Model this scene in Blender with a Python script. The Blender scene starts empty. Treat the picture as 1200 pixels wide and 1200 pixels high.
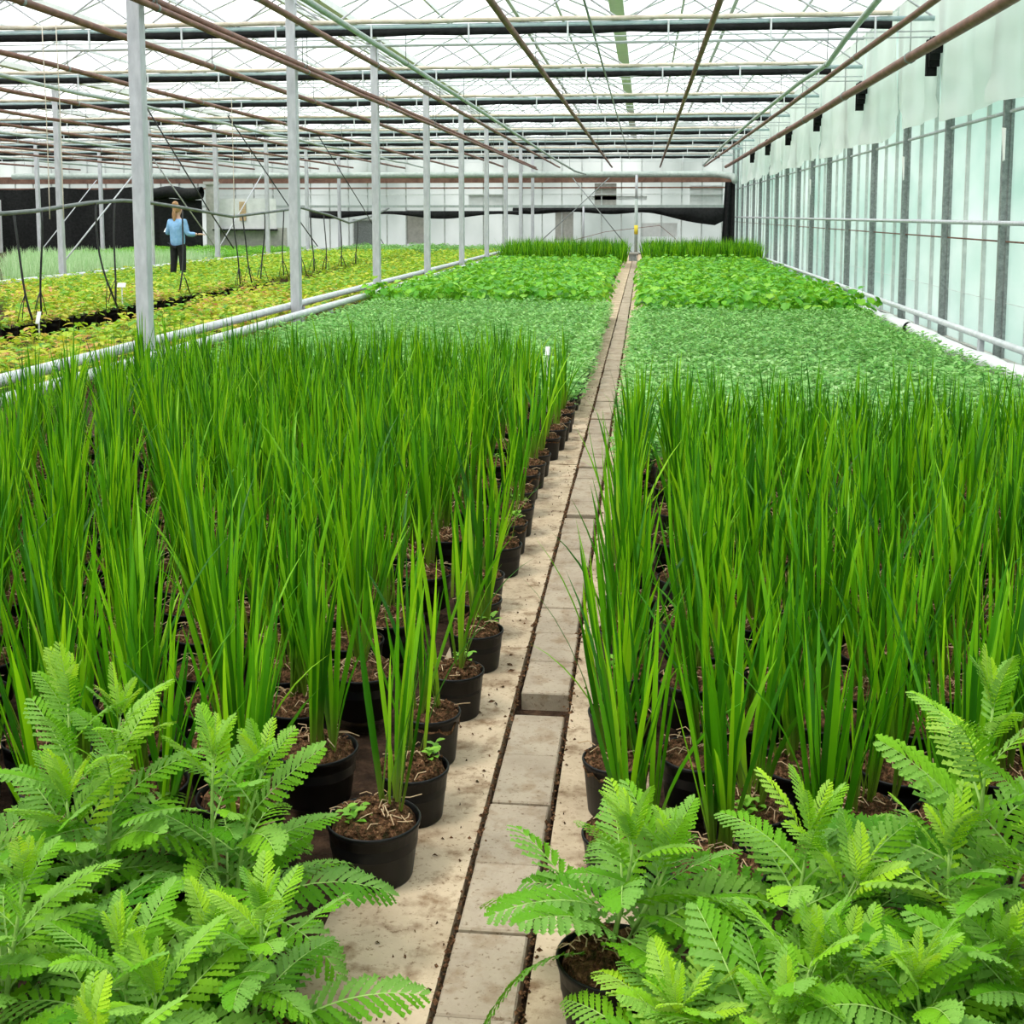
import bpy, bmesh, math, random
import numpy as np
from mathutils import Vector, Matrix
R = random.Random(7)
NR = np.random.RandomState(11)
SC = bpy.context.scene
COL = SC.collection
PI = math.pi
rad = math.radians

# ------------------------------------------------------------------ materials
def mat(name):
    m = bpy.data.materials.new(name); m.use_nodes = True
    nt = m.node_tree; nt.nodes.clear()
    out = nt.nodes.new('ShaderNodeOutputMaterial')
    return m, nt, out

def nd(nt, t, **kw):
    n = nt.nodes.new(t)
    for k, v in kw.items():
        if hasattr(n, k) and k not in ('Scale',): setattr(n, k, v)
        else: n.inputs[k].default_value = v
    return n

def ramp(nt, fac, stops):
    r = nt.nodes.new('ShaderNodeValToRGB')
    el = r.color_ramp.elements
    while len(el) < len(stops): el.new(0.5)
    for e, (p, c) in zip(el, stops):
        e.position = p; e.color = (*c, 1)
    nt.links.new(fac, r.inputs['Fac'])
    return r.outputs['Color']

def noise_mat(name, stops, scale=8, rough=0.7, metal=0.0, spec=0.4, detail=6, bump=0.0, bscale=None, stretch=None, coat=None):
    m, nt, out = mat(name)
    b = nd(nt, 'ShaderNodeBsdfPrincipled', Roughness=rough, Metallic=metal)
    b.inputs['Specular IOR Level'].default_value = spec
    tc = nt.nodes.new('ShaderNodeTexCoord')
    src = tc.outputs['Object']
    if stretch:
        mp = nt.nodes.new('ShaderNodeMapping'); mp.inputs['Scale'].default_value = stretch
        nt.links.new(src, mp.inputs['Vector']); src = mp.outputs['Vector']
    n = nd(nt, 'ShaderNodeTexNoise'); n.inputs['Scale'].default_value = scale; n.inputs['Detail'].default_value = detail
    n.inputs['Roughness'].default_value = 0.65
    nt.links.new(src, n.inputs['Vector'])
    nt.links.new(ramp(nt, n.outputs['Fac'], stops), b.inputs['Base Color'])
    if bump:
        n2 = nd(nt, 'ShaderNodeTexNoise'); n2.inputs['Scale'].default_value = bscale or scale * 3; n2.inputs['Detail'].default_value = 8
        nt.links.new(src, n2.inputs['Vector'])
        bp = nd(nt, 'ShaderNodeBump', Strength=bump); bp.inputs['Distance'].default_value = 0.02
        nt.links.new(n2.outputs['Fac'], bp.inputs['Height']); nt.links.new(bp.outputs['Normal'], b.inputs['Normal'])
    nt.links.new(b.outputs['BSDF'], out.inputs['Surface'])
    return m

def leaf_mat(name, stops, trans=0.35, rough=0.45, spec=0.35, back=None, basecol=None, basez=(0.0, 0.12), tmul=1.25, own=0.2, attr=None):
    """leaf: colour varies from leaf to leaf (random per island) and a little from plant to plant"""
    m, nt, out = mat(name)
    g = nt.nodes.new('ShaderNodeNewGeometry'); oi = nt.nodes.new('ShaderNodeObjectInfo')
    a = nd(nt, 'ShaderNodeMath', operation='MULTIPLY_ADD'); a.inputs[1].default_value = 1 - own
    if attr:
        at = nt.nodes.new('ShaderNodeAttribute'); at.attribute_name = attr; nt.links.new(at.outputs['Fac'], a.inputs[0])
    else: nt.links.new(g.outputs['Random Per Island'], a.inputs[0])
    b2 = nd(nt, 'ShaderNodeMath', operation='MULTIPLY'); b2.inputs[1].default_value = own
    nt.links.new(oi.outputs['Random'], b2.inputs[0]); nt.links.new(b2.outputs[0], a.inputs[2])
    col = ramp(nt, a.outputs[0], stops)
    if basecol:
        tc = nt.nodes.new('ShaderNodeTexCoord'); sx = nt.nodes.new('ShaderNodeSeparateXYZ')
        nt.links.new(tc.outputs['Object'], sx.inputs[0])
        mr = nd(nt, 'ShaderNodeMapRange'); mr.inputs['From Min'].default_value = basez[0]; mr.inputs['From Max'].default_value = basez[1]
        nt.links.new(sx.outputs['Z'], mr.inputs['Value'])
        mx = nd(nt, 'ShaderNodeMix', data_type='RGBA')
        mx.inputs[6].default_value = (*basecol, 1)
        nt.links.new(mr.outputs['Result'], mx.inputs[0]); nt.links.new(col, mx.inputs[7])
        col = mx.outputs[2]
    if back:
        mx = nd(nt, 'ShaderNodeMix', data_type='RGBA'); mx.inputs[7].default_value = (*back, 1)
        f = nd(nt, 'ShaderNodeMath', operation='MULTIPLY'); f.inputs[1].default_value = 0.45
        nt.links.new(g.outputs['Backfacing'], f.inputs[0]); nt.links.new(f.outputs[0], mx.inputs[0])
        nt.links.new(col, mx.inputs[6]); col = mx.outputs[2]
    p = nd(nt, 'ShaderNodeBsdfPrincipled', Roughness=rough); p.inputs['Specular IOR Level'].default_value = spec
    t = nt.nodes.new('ShaderNodeBsdfTranslucent')
    nt.links.new(col, p.inputs['Base Color'])
    hs = nd(nt, 'ShaderNodeHueSaturation'); hs.inputs['Hue'].default_value = 0.48; hs.inputs['Value'].default_value = tmul
    nt.links.new(col, hs.inputs['Color']); nt.links.new(hs.outputs['Color'], t.inputs['Color'])
    mix = nt.nodes.new('ShaderNodeMixShader'); mix.inputs[0].default_value = trans
    nt.links.new(p.outputs['BSDF'], mix.inputs[1]); nt.links.new(t.outputs['BSDF'], mix.inputs[2])
    nt.links.new(mix.outputs[0], out.inputs['Surface'])
    return m

def film_mat(name, c1, c2, transp, transl, scale=1.5, rough=0.3, stretch=(1, 1, 1), tcol=(1, 1, 1)):
    """glass or plastic film: part clear, part milky (translucent), rest glossy diffuse"""
    m, nt, out = mat(name)
    tc = nt.nodes.new('ShaderNodeTexCoord')
    mp = nt.nodes.new('ShaderNodeMapping'); mp.inputs['Scale'].default_value = stretch
    nt.links.new(tc.outputs['Object'], mp.inputs['Vector'])
    n = nd(nt, 'ShaderNodeTexNoise'); n.inputs['Scale'].default_value = scale; n.inputs['Detail'].default_value = 5
    nt.links.new(mp.outputs['Vector'], n.inputs['Vector'])
    col = ramp(nt, n.outputs['Fac'], [(0.35, c1), (0.65, c2)])
    tl = nt.nodes.new('ShaderNodeBsdfTranslucent'); nt.links.new(col, tl.inputs['Color'])
    p = nd(nt, 'ShaderNodeBsdfPrincipled', Roughness=rough); nt.links.new(col, p.inputs['Base Color'])
    tp = nt.nodes.new('ShaderNodeBsdfTransparent'); tp.inputs['Color'].default_value = (*tcol, 1)
    m1 = nt.nodes.new('ShaderNodeMixShader'); m1.inputs[0].default_value = transl
    nt.links.new(p.outputs['BSDF'], m1.inputs[1]); nt.links.new(tl.outputs['BSDF'], m1.inputs[2])
    m2 = nt.nodes.new('ShaderNodeMixShader'); m2.inputs[0].default_value = transp
    nt.links.new(m1.outputs[0], m2.inputs[1]); nt.links.new(tp.outputs['BSDF'], m2.inputs[2])
    nt.links.new(m2.outputs[0], out.inputs['Surface'])
    return m

M = {}
M['iris'] = leaf_mat('iris_leaf', [(0.0, (0.010, 0.080, 0.002)), (0.30, (0.032, 0.19, 0.003)), (0.6, (0.095, 0.355, 0.004)), (0.85, (0.21, 0.51, 0.007)), (0.95, (0.32, 0.62, 0.012)), (0.985, (0.34, 0.62, 0.04)), (1.0, (0.5, 0.62, 0.22))],
                     trans=0.38, rough=0.4, spec=0.3, tmul=1.3, basecol=(0.17, 0.25, 0.03), basez=(0.0, 0.14), own=0.12)
M['yarrow'] = leaf_mat('yarrow_leaf', [(0.0, (0.05, 0.215, 0.006)), (0.4, (0.135, 0.385, 0.012)), (0.7, (0.25, 0.53, 0.02)), (1.0, (0.44, 0.69, 0.03))], trans=0.33, rough=0.55, spec=0.2, back=(0.28, 0.47, 0.14), own=0.1, attr='tint')
M['yarrow_stem'] = noise_mat('yarrow_stem', [(0.3, (0.22, 0.42, 0.07)), (0.7, (0.40, 0.58, 0.16))], 20, 0.6)
M['sage'] = leaf_mat('sage_leaf', [(0.0, (0.06, 0.26, 0.035)), (0.35, (0.17, 0.46, 0.09)), (0.8, (0.31, 0.60, 0.17)), (1.0, (0.52, 0.74, 0.36))], trans=0.3, rough=0.45, spec=0.3)
M['broad'] = leaf_mat('broad_leaf', [(0.0, (0.05, 0.26, 0.012)), (0.4, (0.12, 0.44, 0.02)), (0.75, (0.24, 0.60, 0.03)), (1.0, (0.42, 0.72, 0.08))], trans=0.33, rough=0.4, spec=0.4)
M['heu'] = leaf_mat('heuchera_leaf', [(0.0, (0.06, 0.25, 0.02)), (0.25, (0.20, 0.46, 0.025)), (0.5, (0.42, 0.60, 0.03)), (0.68, (0.62, 0.60, 0.06)), (0.85, (0.72, 0.42, 0.15)), (1.0, (0.5, 0.22, 0.10))], trans=0.33, rough=0.5, own=0.42)
M['pale'] = leaf_mat('pale_grass', [(0.0, (0.22, 0.46, 0.16)), (0.5, (0.42, 0.66, 0.32)), (1.0, (0.62, 0.78, 0.50))], trans=0.35, rough=0.5)
M['seedling'] = leaf_mat('seedling_leaf', [(0.0, (0.16, 0.45, 0.03)), (1.0, (0.34, 0.64, 0.08))], trans=0.35)
M['pot'] = noise_mat('pot_plastic', [(0.3, (0.003, 0.003, 0.0035)), (0.7, (0.008, 0.008, 0.009))], 30, 0.42, spec=0.28)
M['soil'] = noise_mat('potting_soil', [(0.28, (0.016, 0.010, 0.006)), (0.40, (0.06, 0.045, 0.018)), (0.47, (0.09, 0.044, 0.022)), (0.58, (0.23, 0.115, 0.058)), (0.72, (0.46, 0.28, 0.15))], 70, 0.9, spec=0.1, detail=8, bump=1.0, bscale=120)
M['straw'] = noise_mat('dry_straw', [(0.3, (0.38, 0.22, 0.11)), (0.7, (0.66, 0.50, 0.32))], 12, 0.8)
M['earth'] = noise_mat('earth_floor', [(0.25, (0.018, 0.012, 0.009)), (0.5, (0.06, 0.035, 0.022)), (0.7, (0.16, 0.09, 0.055)), (0.85, (0.3, 0.2, 0.13))], 14, 0.95, spec=0.1, detail=12, bump=0.8, bscale=60)
M['galv'] = noise_mat('galvanized_steel', [(0.3, (0.40, 0.415, 0.45)), (0.7, (0.60, 0.615, 0.65))], 14, 0.5, metal=0.1, spec=0.5, stretch=(1, 1, 0.3))
M['galv_dark'] = noise_mat('weathered_steel', [(0.3, (0.16, 0.18, 0.18)), (0.7, (0.34, 0.37, 0.36))], 25, 0.55, metal=0.3, spec=0.4)
M['rail'] = noise_mat('zinc_rail', [(0.3, (0.52, 0.56, 0.58)), (0.7, (0.74, 0.77, 0.78))], 8, 0.4, metal=0.2)
M['alu'] = noise_mat('aluminium_bar', [(0.3, (0.48, 0.52, 0.51)), (0.7, (0.66, 0.69, 0.67))], 10, 0.45, metal=0.2)
M['rust'] = noise_mat('rusty_pipe', [(0.25, (0.10, 0.045, 0.030)), (0.55, (0.20, 0.095, 0.065)), (0.8, (0.33, 0.18, 0.125))], 6, 0.6, spec=0.4, detail=8)
M['green_pipe'] = noise_mat('green_pipe', [(0.3, (0.27, 0.34, 0.31)), (0.7, (0.44, 0.50, 0.46))], 8, 0.45)
M['chord'] = noise_mat('painted_chord', [(0.3, (0.34, 0.48, 0.50)), (0.7, (0.52, 0.64, 0.64))], 6, 0.5)
M['black'] = noise_mat('black_cloth', [(0.3, (0.006, 0.007, 0.007)), (0.7, (0.022, 0.023, 0.023))], 10, 0.8, spec=0.15)
M['cream'] = noise_mat('cream_cloth', [(0.3, (0.55, 0.47, 0.36)), (0.7, (0.78, 0.72, 0.62))], 5, 0.8)
M['hose'] = noise_mat('black_hose', [(0.3, (0.012, 0.013, 0.014)), (0.7, (0.045, 0.05, 0.05))], 10, 0.5)
M['hose_grey'] = noise_mat('grey_hose', [(0.3, (0.09, 0.11, 0.11)), (0.7, (0.2, 0.23, 0.22))], 6, 0.45)
M['brown_beam'] = noise_mat('brown_beam', [(0.3, (0.10, 0.045, 0.03)), (0.7, (0.24, 0.13, 0.09))], 4, 0.7)
M['white'] = noise_mat('white_plastic', [(0.3, (0.74, 0.76, 0.75)), (0.7, (0.86, 0.87, 0.86))], 6, 0.45)
M['roof_glass'] = film_mat('roof_glass', (0.70, 0.76, 0.78), (0.93, 0.95, 0.95), 0.5, 0.8, 0.8, stretch=(1, 0.4, 1))
M['wall_glass'] = film_mat('wall_glass', (0.58, 0.745, 0.685), (0.80, 0.885, 0.85), 0.10, 0.80, 0.7, 0.25, stretch=(1, 0.6, 1.3))
M['back_glass'] = film_mat('back_glass', (0.58, 0.62, 0.60), (0.86, 0.88, 0.87), 0.10, 0.72, 0.35, stretch=(1, 1, 0.7))
M['curtain'] = film_mat('curtain_film', (0.84, 0.86, 0.82), (0.92, 0.93, 0.90), 0.06, 0.62, 0.9, 0.5)
M['filmroll'] = noise_mat('film_roll', [(0.3, (0.62, 0.66, 0.65)), (0.7, (0.86, 0.88, 0.87))], 5, 0.4, bump=0.4, bscale=14)
M['board'] = noise_mat('white_board', [(0.3, (0.60, 0.62, 0.61)), (0.7, (0.80, 0.81, 0.80))], 2.5, 0.6)
M['concrete_grey'] = noise_mat('grey_concrete', [(0.3, (0.34, 0.34, 0.31)), (0.7, (0.52, 0.51, 0.47))], 5, 0.8)
M['wood'] = noise_mat('raw_wood', [(0.3, (0.38, 0.25, 0.13)), (0.7, (0.6, 0.45, 0.27))], 6, 0.7, stretch=(1, 1, 6))
M['outside'] = noise_mat('outside_ground', [(0.3, (0.42, 0.44, 0.38)), (0.7, (0.58, 0.58, 0.52))], 0.3, 0.9)
M['skin'] = noise_mat('skin', [(0.3, (0.60, 0.36, 0.26)), (0.7, (0.70, 0.44, 0.33))], 10, 0.5)
M['shirt'] = noise_mat('blue_shirt', [(0.3, (0.18, 0.38, 0.66)), (0.7, (0.30, 0.52, 0.80))], 14, 0.8, bump=0.3)
M['trousers'] = noise_mat('black_trousers', [(0.3, (0.006, 0.006, 0.009)), (0.7, (0.016, 0.015, 0.02))], 14, 0.8)
M['hair'] = noise_mat('blonde_hair', [(0.3, (0.22, 0.10, 0.05)), (0.7, (0.58, 0.36, 0.17))], 40, 0.6, stretch=(1, 1, 0.2))
M['shoe'] = noise_mat('shoe_canvas', [(0.3, (0.42, 0.38, 0.16)), (0.7, (0.6, 0.56, 0.3))], 14, 0.7)
M['yellow'] = noise_mat('yellow_tape', [(0.3, (0.7, 0.55, 0.03)), (0.7, (0.8, 0.66, 0.06))], 8, 0.6)

def ground_mat(name, base, dark, stain, sc, joint=None):
    m, nt, out = mat(name)
    b = nd(nt, 'ShaderNodeBsdfPrincipled', Roughness=0.85); b.inputs['Specular IOR Level'].default_value = 0.25
    tc = nt.nodes.new('ShaderNodeTexCoord')
    def nz(scale, det=8):
        n = nd(nt, 'ShaderNodeTexNoise'); n.inputs['Scale'].default_value = scale; n.inputs['Detail'].default_value = det
        n.inputs['Roughness'].default_value = 0.65
        nt.links.new(tc.outputs['Object'], n.inputs['Vector']); return n.outputs['Fac']
    c1 = ramp(nt, nz(sc), [(0.3, dark), (0.55, base), (0.8, tuple(min(1, x * 1.2) for x in base))])
    st = ramp(nt, nz(sc * 3.3), [(0.33, stain), (0.50, (1, 1, 1))])
    mx = nd(nt, 'ShaderNodeMix', data_type='RGBA', blend_type='MULTIPLY'); mx.inputs[0].default_value = 0.85
    nt.links.new(c1, mx.inputs[6]); nt.links.new(st, mx.inputs[7])
    sp = ramp(nt, nz(sc * 22, 3), [(0.30, (0.38, 0.29, 0.21)), (0.42, (1, 1, 1))])
    m2 = nd(nt, 'ShaderNodeMix', data_type='RGBA', blend_type='MULTIPLY'); m2.inputs[0].default_value = 0.8
    nt.links.new(mx.outputs[2], m2.inputs[6]); nt.links.new(sp, m2.inputs[7])
    nt.links.new(m2.outputs[2], b.inputs['Base Color'])
    bp = nd(nt, 'ShaderNodeBump', Strength=0.35); bp.inputs['Distance'].default_value = 0.01
    nt.links.new(nz(sc * 14), bp.inputs['Height']); nt.links.new(bp.outputs['Normal'], b.inputs['Normal'])
    nt.links.new(b.outputs['BSDF'], out.inputs['Surface'])
    return m
M['concrete'] = ground_mat('sandy_concrete', (0.57, 0.45, 0.315), (0.39, 0.295, 0.195), (0.36, 0.26, 0.18), 3.8)
M['paver'] = ground_mat('concrete_paver', (0.42, 0.345, 0.26), (0.32, 0.255, 0.19), (0.66, 0.56, 0.46), 4.0)

# ------------------------------------------------------------------ mesh building
class MB:
    """collects boxes, bars, tubes, sheets and leaves; build() links them as ONE mesh object"""
    def __init__(s): s.v = []; s.f = []; s.m = []; s.n = 0; s.smooth = []; s.t = []
    def add(s, verts, faces, mi=0, smooth=False):
        verts = np.asarray(verts, float).reshape(-1, 3)
        s.v.append(verts)
        for f in faces:
            s.f.append([i + s.n for i in f]); s.m.append(mi); s.smooth.append(smooth)
        s.n += len(verts)
    def box(s, c, d, mi=0, rot=None):
        x, y, z = [k / 2 for k in d]
        v = np.array([(-x, -y, -z), (x, -y, -z), (x, y, -z), (-x, y, -z), (-x, -y, z), (x, -y, z), (x, y, z), (-x, y, z)])
        if rot is not None: v = v @ np.array(rot).T
        s.add(v + np.array(c), [(0, 3, 2, 1), (4, 5, 6, 7), (0, 1, 5, 4), (1, 2, 6, 5), (2, 3, 7, 6), (3, 0, 4, 7)], mi)
    def tube(s, pts, r, seg=8, mi=0, cap=True):
        pts = [np.array(p, float) for p in pts]
        rs = r if isinstance(r, (list, tuple)) else [r] * len(pts)
        rings = []
        for i, p in enumerate(pts):
            t = pts[min(i + 1, len(pts) - 1)] - pts[max(i - 1, 0)]
            t /= (np.linalg.norm(t) + 1e-9)
            up = np.array((0, 0, 1.0)) if abs(t[2]) < 0.9 else np.array((1.0, 0, 0))
            a = np.cross(t, up); a /= np.linalg.norm(a); b = np.cross(a, t)
            rings.append([p + rs[i] * (a * math.cos(2 * PI * k / seg) + b * math.sin(2 * PI * k / seg)) for k in range(seg)])
        fs = []
        for i in range(len(pts) - 1):
            for k in range(seg):
                k2 = (k + 1) % seg
                fs.append((i * seg + k, i * seg + k2, (i + 1) * seg + k2, (i + 1) * seg + k))
        if cap:
            fs.append(tuple(range(seg - 1, -1, -1))); fs.append(tuple((len(pts) - 1) * seg + k for k in range(seg)))
        s.add(np.array(rings).reshape(-1, 3), fs, mi, True)
    def lathe(s, prof, seg=24, mi=0, c=(0, 0, 0)):
        v = [(c[0] + r * math.cos(2 * PI * k / seg), c[1] + r * math.sin(2 * PI * k / seg), c[2] + z) for r, z in prof for k in range(seg)]
        fs = []
        for i in range(len(prof) - 1):
            for k in range(seg):
                k2 = (k + 1) % seg
                fs.append((i * seg + k, i * seg + k2, (i + 1) * seg + k2, (i + 1) * seg + k))
        s.add(v, fs, mi, True)
    def grid(s, P, mi=0, smooth=True):
        P = np.asarray(P, float); a, b = P.shape[:2]
        s.add(P.reshape(-1, 3), [(i * b + j, i * b + j + 1, (i + 1) * b + j + 1, (i + 1) * b + j) for i in range(a - 1) for j in range(b - 1)], mi, smooth)
    def mesh(s, name, mats):
        me = bpy.data.meshes.new(name)
        me.from_pydata(np.concatenate(s.v).tolist() if s.v else [], [], s.f)
        for m in (mats if isinstance(mats, (list, tuple)) else [mats]): me.materials.append(m)
        me.polygons.foreach_set('material_index', s.m); me.polygons.foreach_set('use_smooth', s.smooth)
        if s.t:
            t = np.full(s.n, 0.3, np.float32)
            for a, b_, q in s.t: t[a:b_] = q
            at = me.attributes.new('tint', 'FLOAT', 'POINT'); at.data.foreach_set('value', t)
        me.update(); return me
    def build(s, name, mats, parent=None, loc=None):
        return link(name, s.mesh(name, mats), parent, loc)
    def arrays(s): return np.concatenate(s.v), s.f, s.m

def link(name, data, parent=None, loc=None, rz=0):
    o = bpy.data.objects.new(name, data); COL.objects.link(o)
    if parent: o.parent = parent
    if loc: o.location = loc
    if rz: o.rotation_euler = (0, 0, rz)
    return o
def tag(o, label, cat, group=None, kind=None):
    o['label'] = label; o['category'] = cat
    if group: o['group'] = group
    if kind: o['kind'] = kind
    return o
def thing(name, label, cat, loc=(0, 0, 0), rz=0, group=None, kind=None):
    return tag(link(name, None, None, loc, rz), label, cat, group, kind)
def struct(o, label=None):
    o['kind'] = 'structure'
    if label: o['label'] = label; o['category'] = 'structure'
    return o
def many(name, variants, places, mats, z0=0.0):
    """one mesh out of many transformed copies of variant arrays (for what is past counting)"""
    V = []; F = []; MI = []; n = 0
    for (x, y, rz, sc, sz, k) in places:
        v, f, m = variants[k]
        c, s = math.cos(rz) * sc, math.sin(rz) * sc
        w = np.stack([v[:, 0] * c - v[:, 1] * s + x, v[:, 0] * s + v[:, 1] * c + y, v[:, 2] * sz + z0], 1)
        V.append(w); F += [[i + n for i in q] for q in f]; MI += m; n += len(v)
    me = bpy.data.meshes.new(name)
    me.from_pydata(np.concatenate(V).tolist(), [], F)
    for m in mats: me.materials.append(m)
    me.polygons.foreach_set('material_index', MI)
    me.update(); return link(name, me)

# ------------------------------------------------------------------ the setting
Y0, Y1, XL, XR = -2.0, 51.0, -28.5, 3.6
b = MB(); b.box(((XL + XR) / 2, 24.5, -0.11), (XR - XL, 53, 0.1)); struct(b.build('floor', M['earth']))
b = MB(); b.box((0, 25, -0.35), (160, 160, 0.1)); struct(b.build('outside_ground', M['outside']))

# path: pavers between two strips of concrete
PXL, PXR = -0.373, -0.222
b = MB(); y = 0.74; n = 0
gaps = {3.543: 0.17, 5.80: 0.075, 6.9: 0.06, 8.9: 0.05, 9.6: 0.04}
def paver(b, x0, x1, y0, y1, z):
    e = 0.004; zb = z - 0.09
    v = [(x0, y0, zb), (x1, y0, zb), (x1, y1, zb), (x0, y1, zb), (x0, y0, z - e), (x1, y0, z - e), (x1, y1, z - e), (x0, y1, z - e),
         (x0 + e, y0 + e, z), (x1 - e, y0 + e, z), (x1 - e, y1 - e, z), (x0 + e, y1 - e, z)]
    fs = [(0, 1, 5, 4), (1, 2, 6, 5), (2, 3, 7, 6), (3, 0, 4, 7), (4, 5, 9, 8), (5, 6, 10, 9), (6, 7, 11, 10), (7, 4, 8, 11), (8, 9, 10, 11)]
    b.add(v, fs)
ys = [0.74, 1.02, 1.30, 1.58, 1.857, 2.135, 2.411, 2.683, 2.979, 3.262, 3.543]
tops = list(zip(ys[:-1], ys[1:]))
y = 3.715
while y < 46:
    L = 0.282; tops.append((y, y + L)); y += L
    for g, w in gaps.items():
        if g > 3.6 and y - L < g <= y: y += w
for (a, c) in tops:
    j = R.uniform(-0.004, 0.004); dz = R.uniform(-0.003, 0.003)
    paver(b, PXL + j, PXR + j, a + 0.003, c - 0.003, dz)
struct(b.build('path', M['paver']))
b = MB()
for x0, x1 in ((-0.66, PXL - 0.016), (PXR + 0.015, 0.03)):
    y = 0.2
    for w in (7.1, 2.9, 3.4, 4.2, 5, 5, 5, 5, 5, 4.5):
        b.box(((x0 + x1) / 2, y + w / 2, -0.045), (x1 - x0, w - 0.02, 0.08)); y += w
struct(b.build('trim_1', M['concrete']))
# crumbly soil in the joints
b = MB()
for xe in (PXL - 0.008, PXR + 0.008):
    y = 1.2
    while y < 14:
        r = R.uniform(0.003, 0.009); x = xe + R.gauss(0, 0.005 + 0.004 * (R.random() < 0.2))
        v = np.array([(1, 0, 0), (-1, 0, 0), (0, 1, 0), (0, -1, 0), (0, 0, 1), (0, 0, -1)]) * r * NR.uniform(0.6, 1.3, (6, 1)) + (x, y, -0.006)
        b.add(v, [(0, 2, 4), (2, 1, 4), (1, 3, 4), (3, 0, 4)]); y += R.uniform(0.002, 0.012) * (1 + y * 0.2)
o = b.build('joint_soil', M['soil']); tag(o, 'dark crumbly soil lying in the joints beside the pavers', 'soil', kind='stuff')

b = MB(); rl_ = random.Random(5)
for _ in range(330):
    yy = 1.7 + 9 * rl_.random() ** 1.6
    xx = rl_.choice([rl_.gauss(-0.47, 0.05), rl_.gauss(-0.2, 0.02), rl_.gauss(-0.42, 0.03)])
    if PXL - 0.01 < xx < PXR: continue
    a = rl_.uniform(0, PI); L = rl_.uniform(0.002, 0.008) * (2.0 if rl_.random() < 0.06 else 1); w = L * rl_.uniform(0.2, 0.7); z = -0.004
    ca, sa = math.cos(a), math.sin(a)
    b.add([(xx + ca * L, yy + sa * L, z), (xx - sa * w, yy + ca * w, z + 0.003), (xx - ca * L, yy - sa * L, z), (xx + sa * w, yy - ca * w, z), (xx, yy, z + 0.006)], [(0, 1, 4), (1, 2, 4), (2, 3, 4), (3, 0, 4)])
tag(b.build('path_litter', M['soil']), 'brown crumbs of soil and dry leaf scattered on the concrete beside the pots', 'litter', kind='stuff')
# frames
POSTY = [5.79 + 4.88 * k for k in range(10)]            # 10.67 is the first in view
GZ, RZ = 4.5, 5.35                                       # gutter and ridge height
GUT = [XR, -0.42, -4.5, -8.5, -12.5, -16.5, -20.5, -24.5, XL]

roof = link('ceiling', None); roof['kind'] = 'structure'
b = MB(); bars = MB(); rid = []
for g0, g1 in zip(GUT[:-1], GUT[1:]):
    mid = (g0 + g1) / 2
    b.add([(g0, Y0, GZ), (g0, Y1, GZ), (mid, Y1, RZ), (mid, Y0, RZ)], [(0, 1, 2, 3)])
    b.add([(g1, Y0, GZ), (g1, Y1, GZ), (mid, Y1, RZ), (mid, Y0, RZ)], [(0, 1, 2, 3)])
    y = Y0 + 0.3
    while y < Y1:
        for gx in (g0, g1):
            bars.tube([(gx, y, GZ - 0.015), (mid, y, RZ - 0.015)], 0.02, 4, cap=False)
        y += 1.4 / (1 if g0 > -9 else 0.7)
b.build('roof_glass', M['roof_glass'], roof)
for g0, g1 in zip(GUT[:5], GUT[1:6]):
    for q in (0.5,):
        for gx in (g0, g1): bars.box((gx + ((g0 + g1) / 2 - gx) * q, (Y0 + Y1) / 2, GZ + (RZ - GZ) * q - 0.04), (0.04, Y1 - Y0, 0.05))
bars.build('glazing_bar', M['rail'], roof)['kind'] = 'stuff'
for i, g in enumerate(GUT):
    c = MB(); c.box((g, (Y0 + Y1) / 2, GZ - 0.06), (0.20, Y1 - Y0, 0.10)); c.build('gutter', M['white'], roof)
for g0, g1 in zip(GUT[:-1], GUT[1:]):
    c = MB(); c.box(((g0 + g1) / 2, (Y0 + Y1) / 2, RZ - 0.03), (0.07, Y1 - Y0, 0.07)); c.build('ridge', M['alu'], roof)
# open roof vents: pairs of lighter sashes standing up from the ridge
for g0, g1 in zip(GUT[:4], GUT[1:5]):
    mid = (g0 + g1) / 2
    for y in (14.2, 19.1, 24.0, 28.8, 33.7, 38.6):
        c = MB(); c.box((mid - 0.62, y, RZ - 0.10), (1.25, 2.3, 0.03), rot=Matrix.Rotation(rad(-4), 3, 'Y')); c.build('vent_sash', M['alu'], roof) if False else None

# right wall
wr = link('wall_right', None); wr['kind'] = 'structure'
b = MB(); b.box((XR + 0.05, (Y0 + Y1) / 2, GZ / 2), (0.012, Y1 - Y0, GZ)); b.build('glazing', M['wall_glass'], wr)
b = MB()
MY = [12.77 + 2.372 * k for k in range(-6, 17)]
for y in MY:
    c = MB(); c.box((XR - 0.03, y, 2.2), (0.07, 0.068, 4.4)); c.box((XR + 0.01, y, 2.2), (0.03, 0.11, 4.4)); c.build('mullion', M['galv_dark'], wr)
    for d, w in ((0.20, 0.026), (0.82, 0.04), (1.62, 0.04)):
        b.box((XR + 0.015, y + d, 2.2), (0.04, w, 4.4))
b.build('glazing_bar', M['alu'], wr)
for z, r, mm, dx in ((1.42, 0.024, 'galv', -0.09), (1.235, 0.009, 'rust', 0.0), (2.52, 0.02, 'galv', 0.0), (0.62, 0.004, 'alu', 0.02)):
    c = MB(); c.tube([(XR + dx, Y0, z), (XR + dx, Y1 - 0.1, z)], r, 8, cap=True); c.build('wall_rail', M[mm], wr)
b = MB(); b.box((XR + 0.05, (Y0 + Y1) / 2, -0.02), (0.14, Y1 - Y0, 0.16)); b.build('concrete_base', M['concrete_grey'], wr)

# left wall, far away
wl = MB(); wl.box((XL - 0.05, (Y0 + Y1) / 2, 2.25), (0.03, Y1 - Y0, 4.5)); struct(wl.build('wall_left', M['back_glass']))
# front wall behind the camera is open glass
wf = MB(); wf.box(((XL + XR) / 2, Y0, 2.6), (XR - XL, 0.02, 5.4)); struct(wf.build('wall_front', M['back_glass']))
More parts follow.
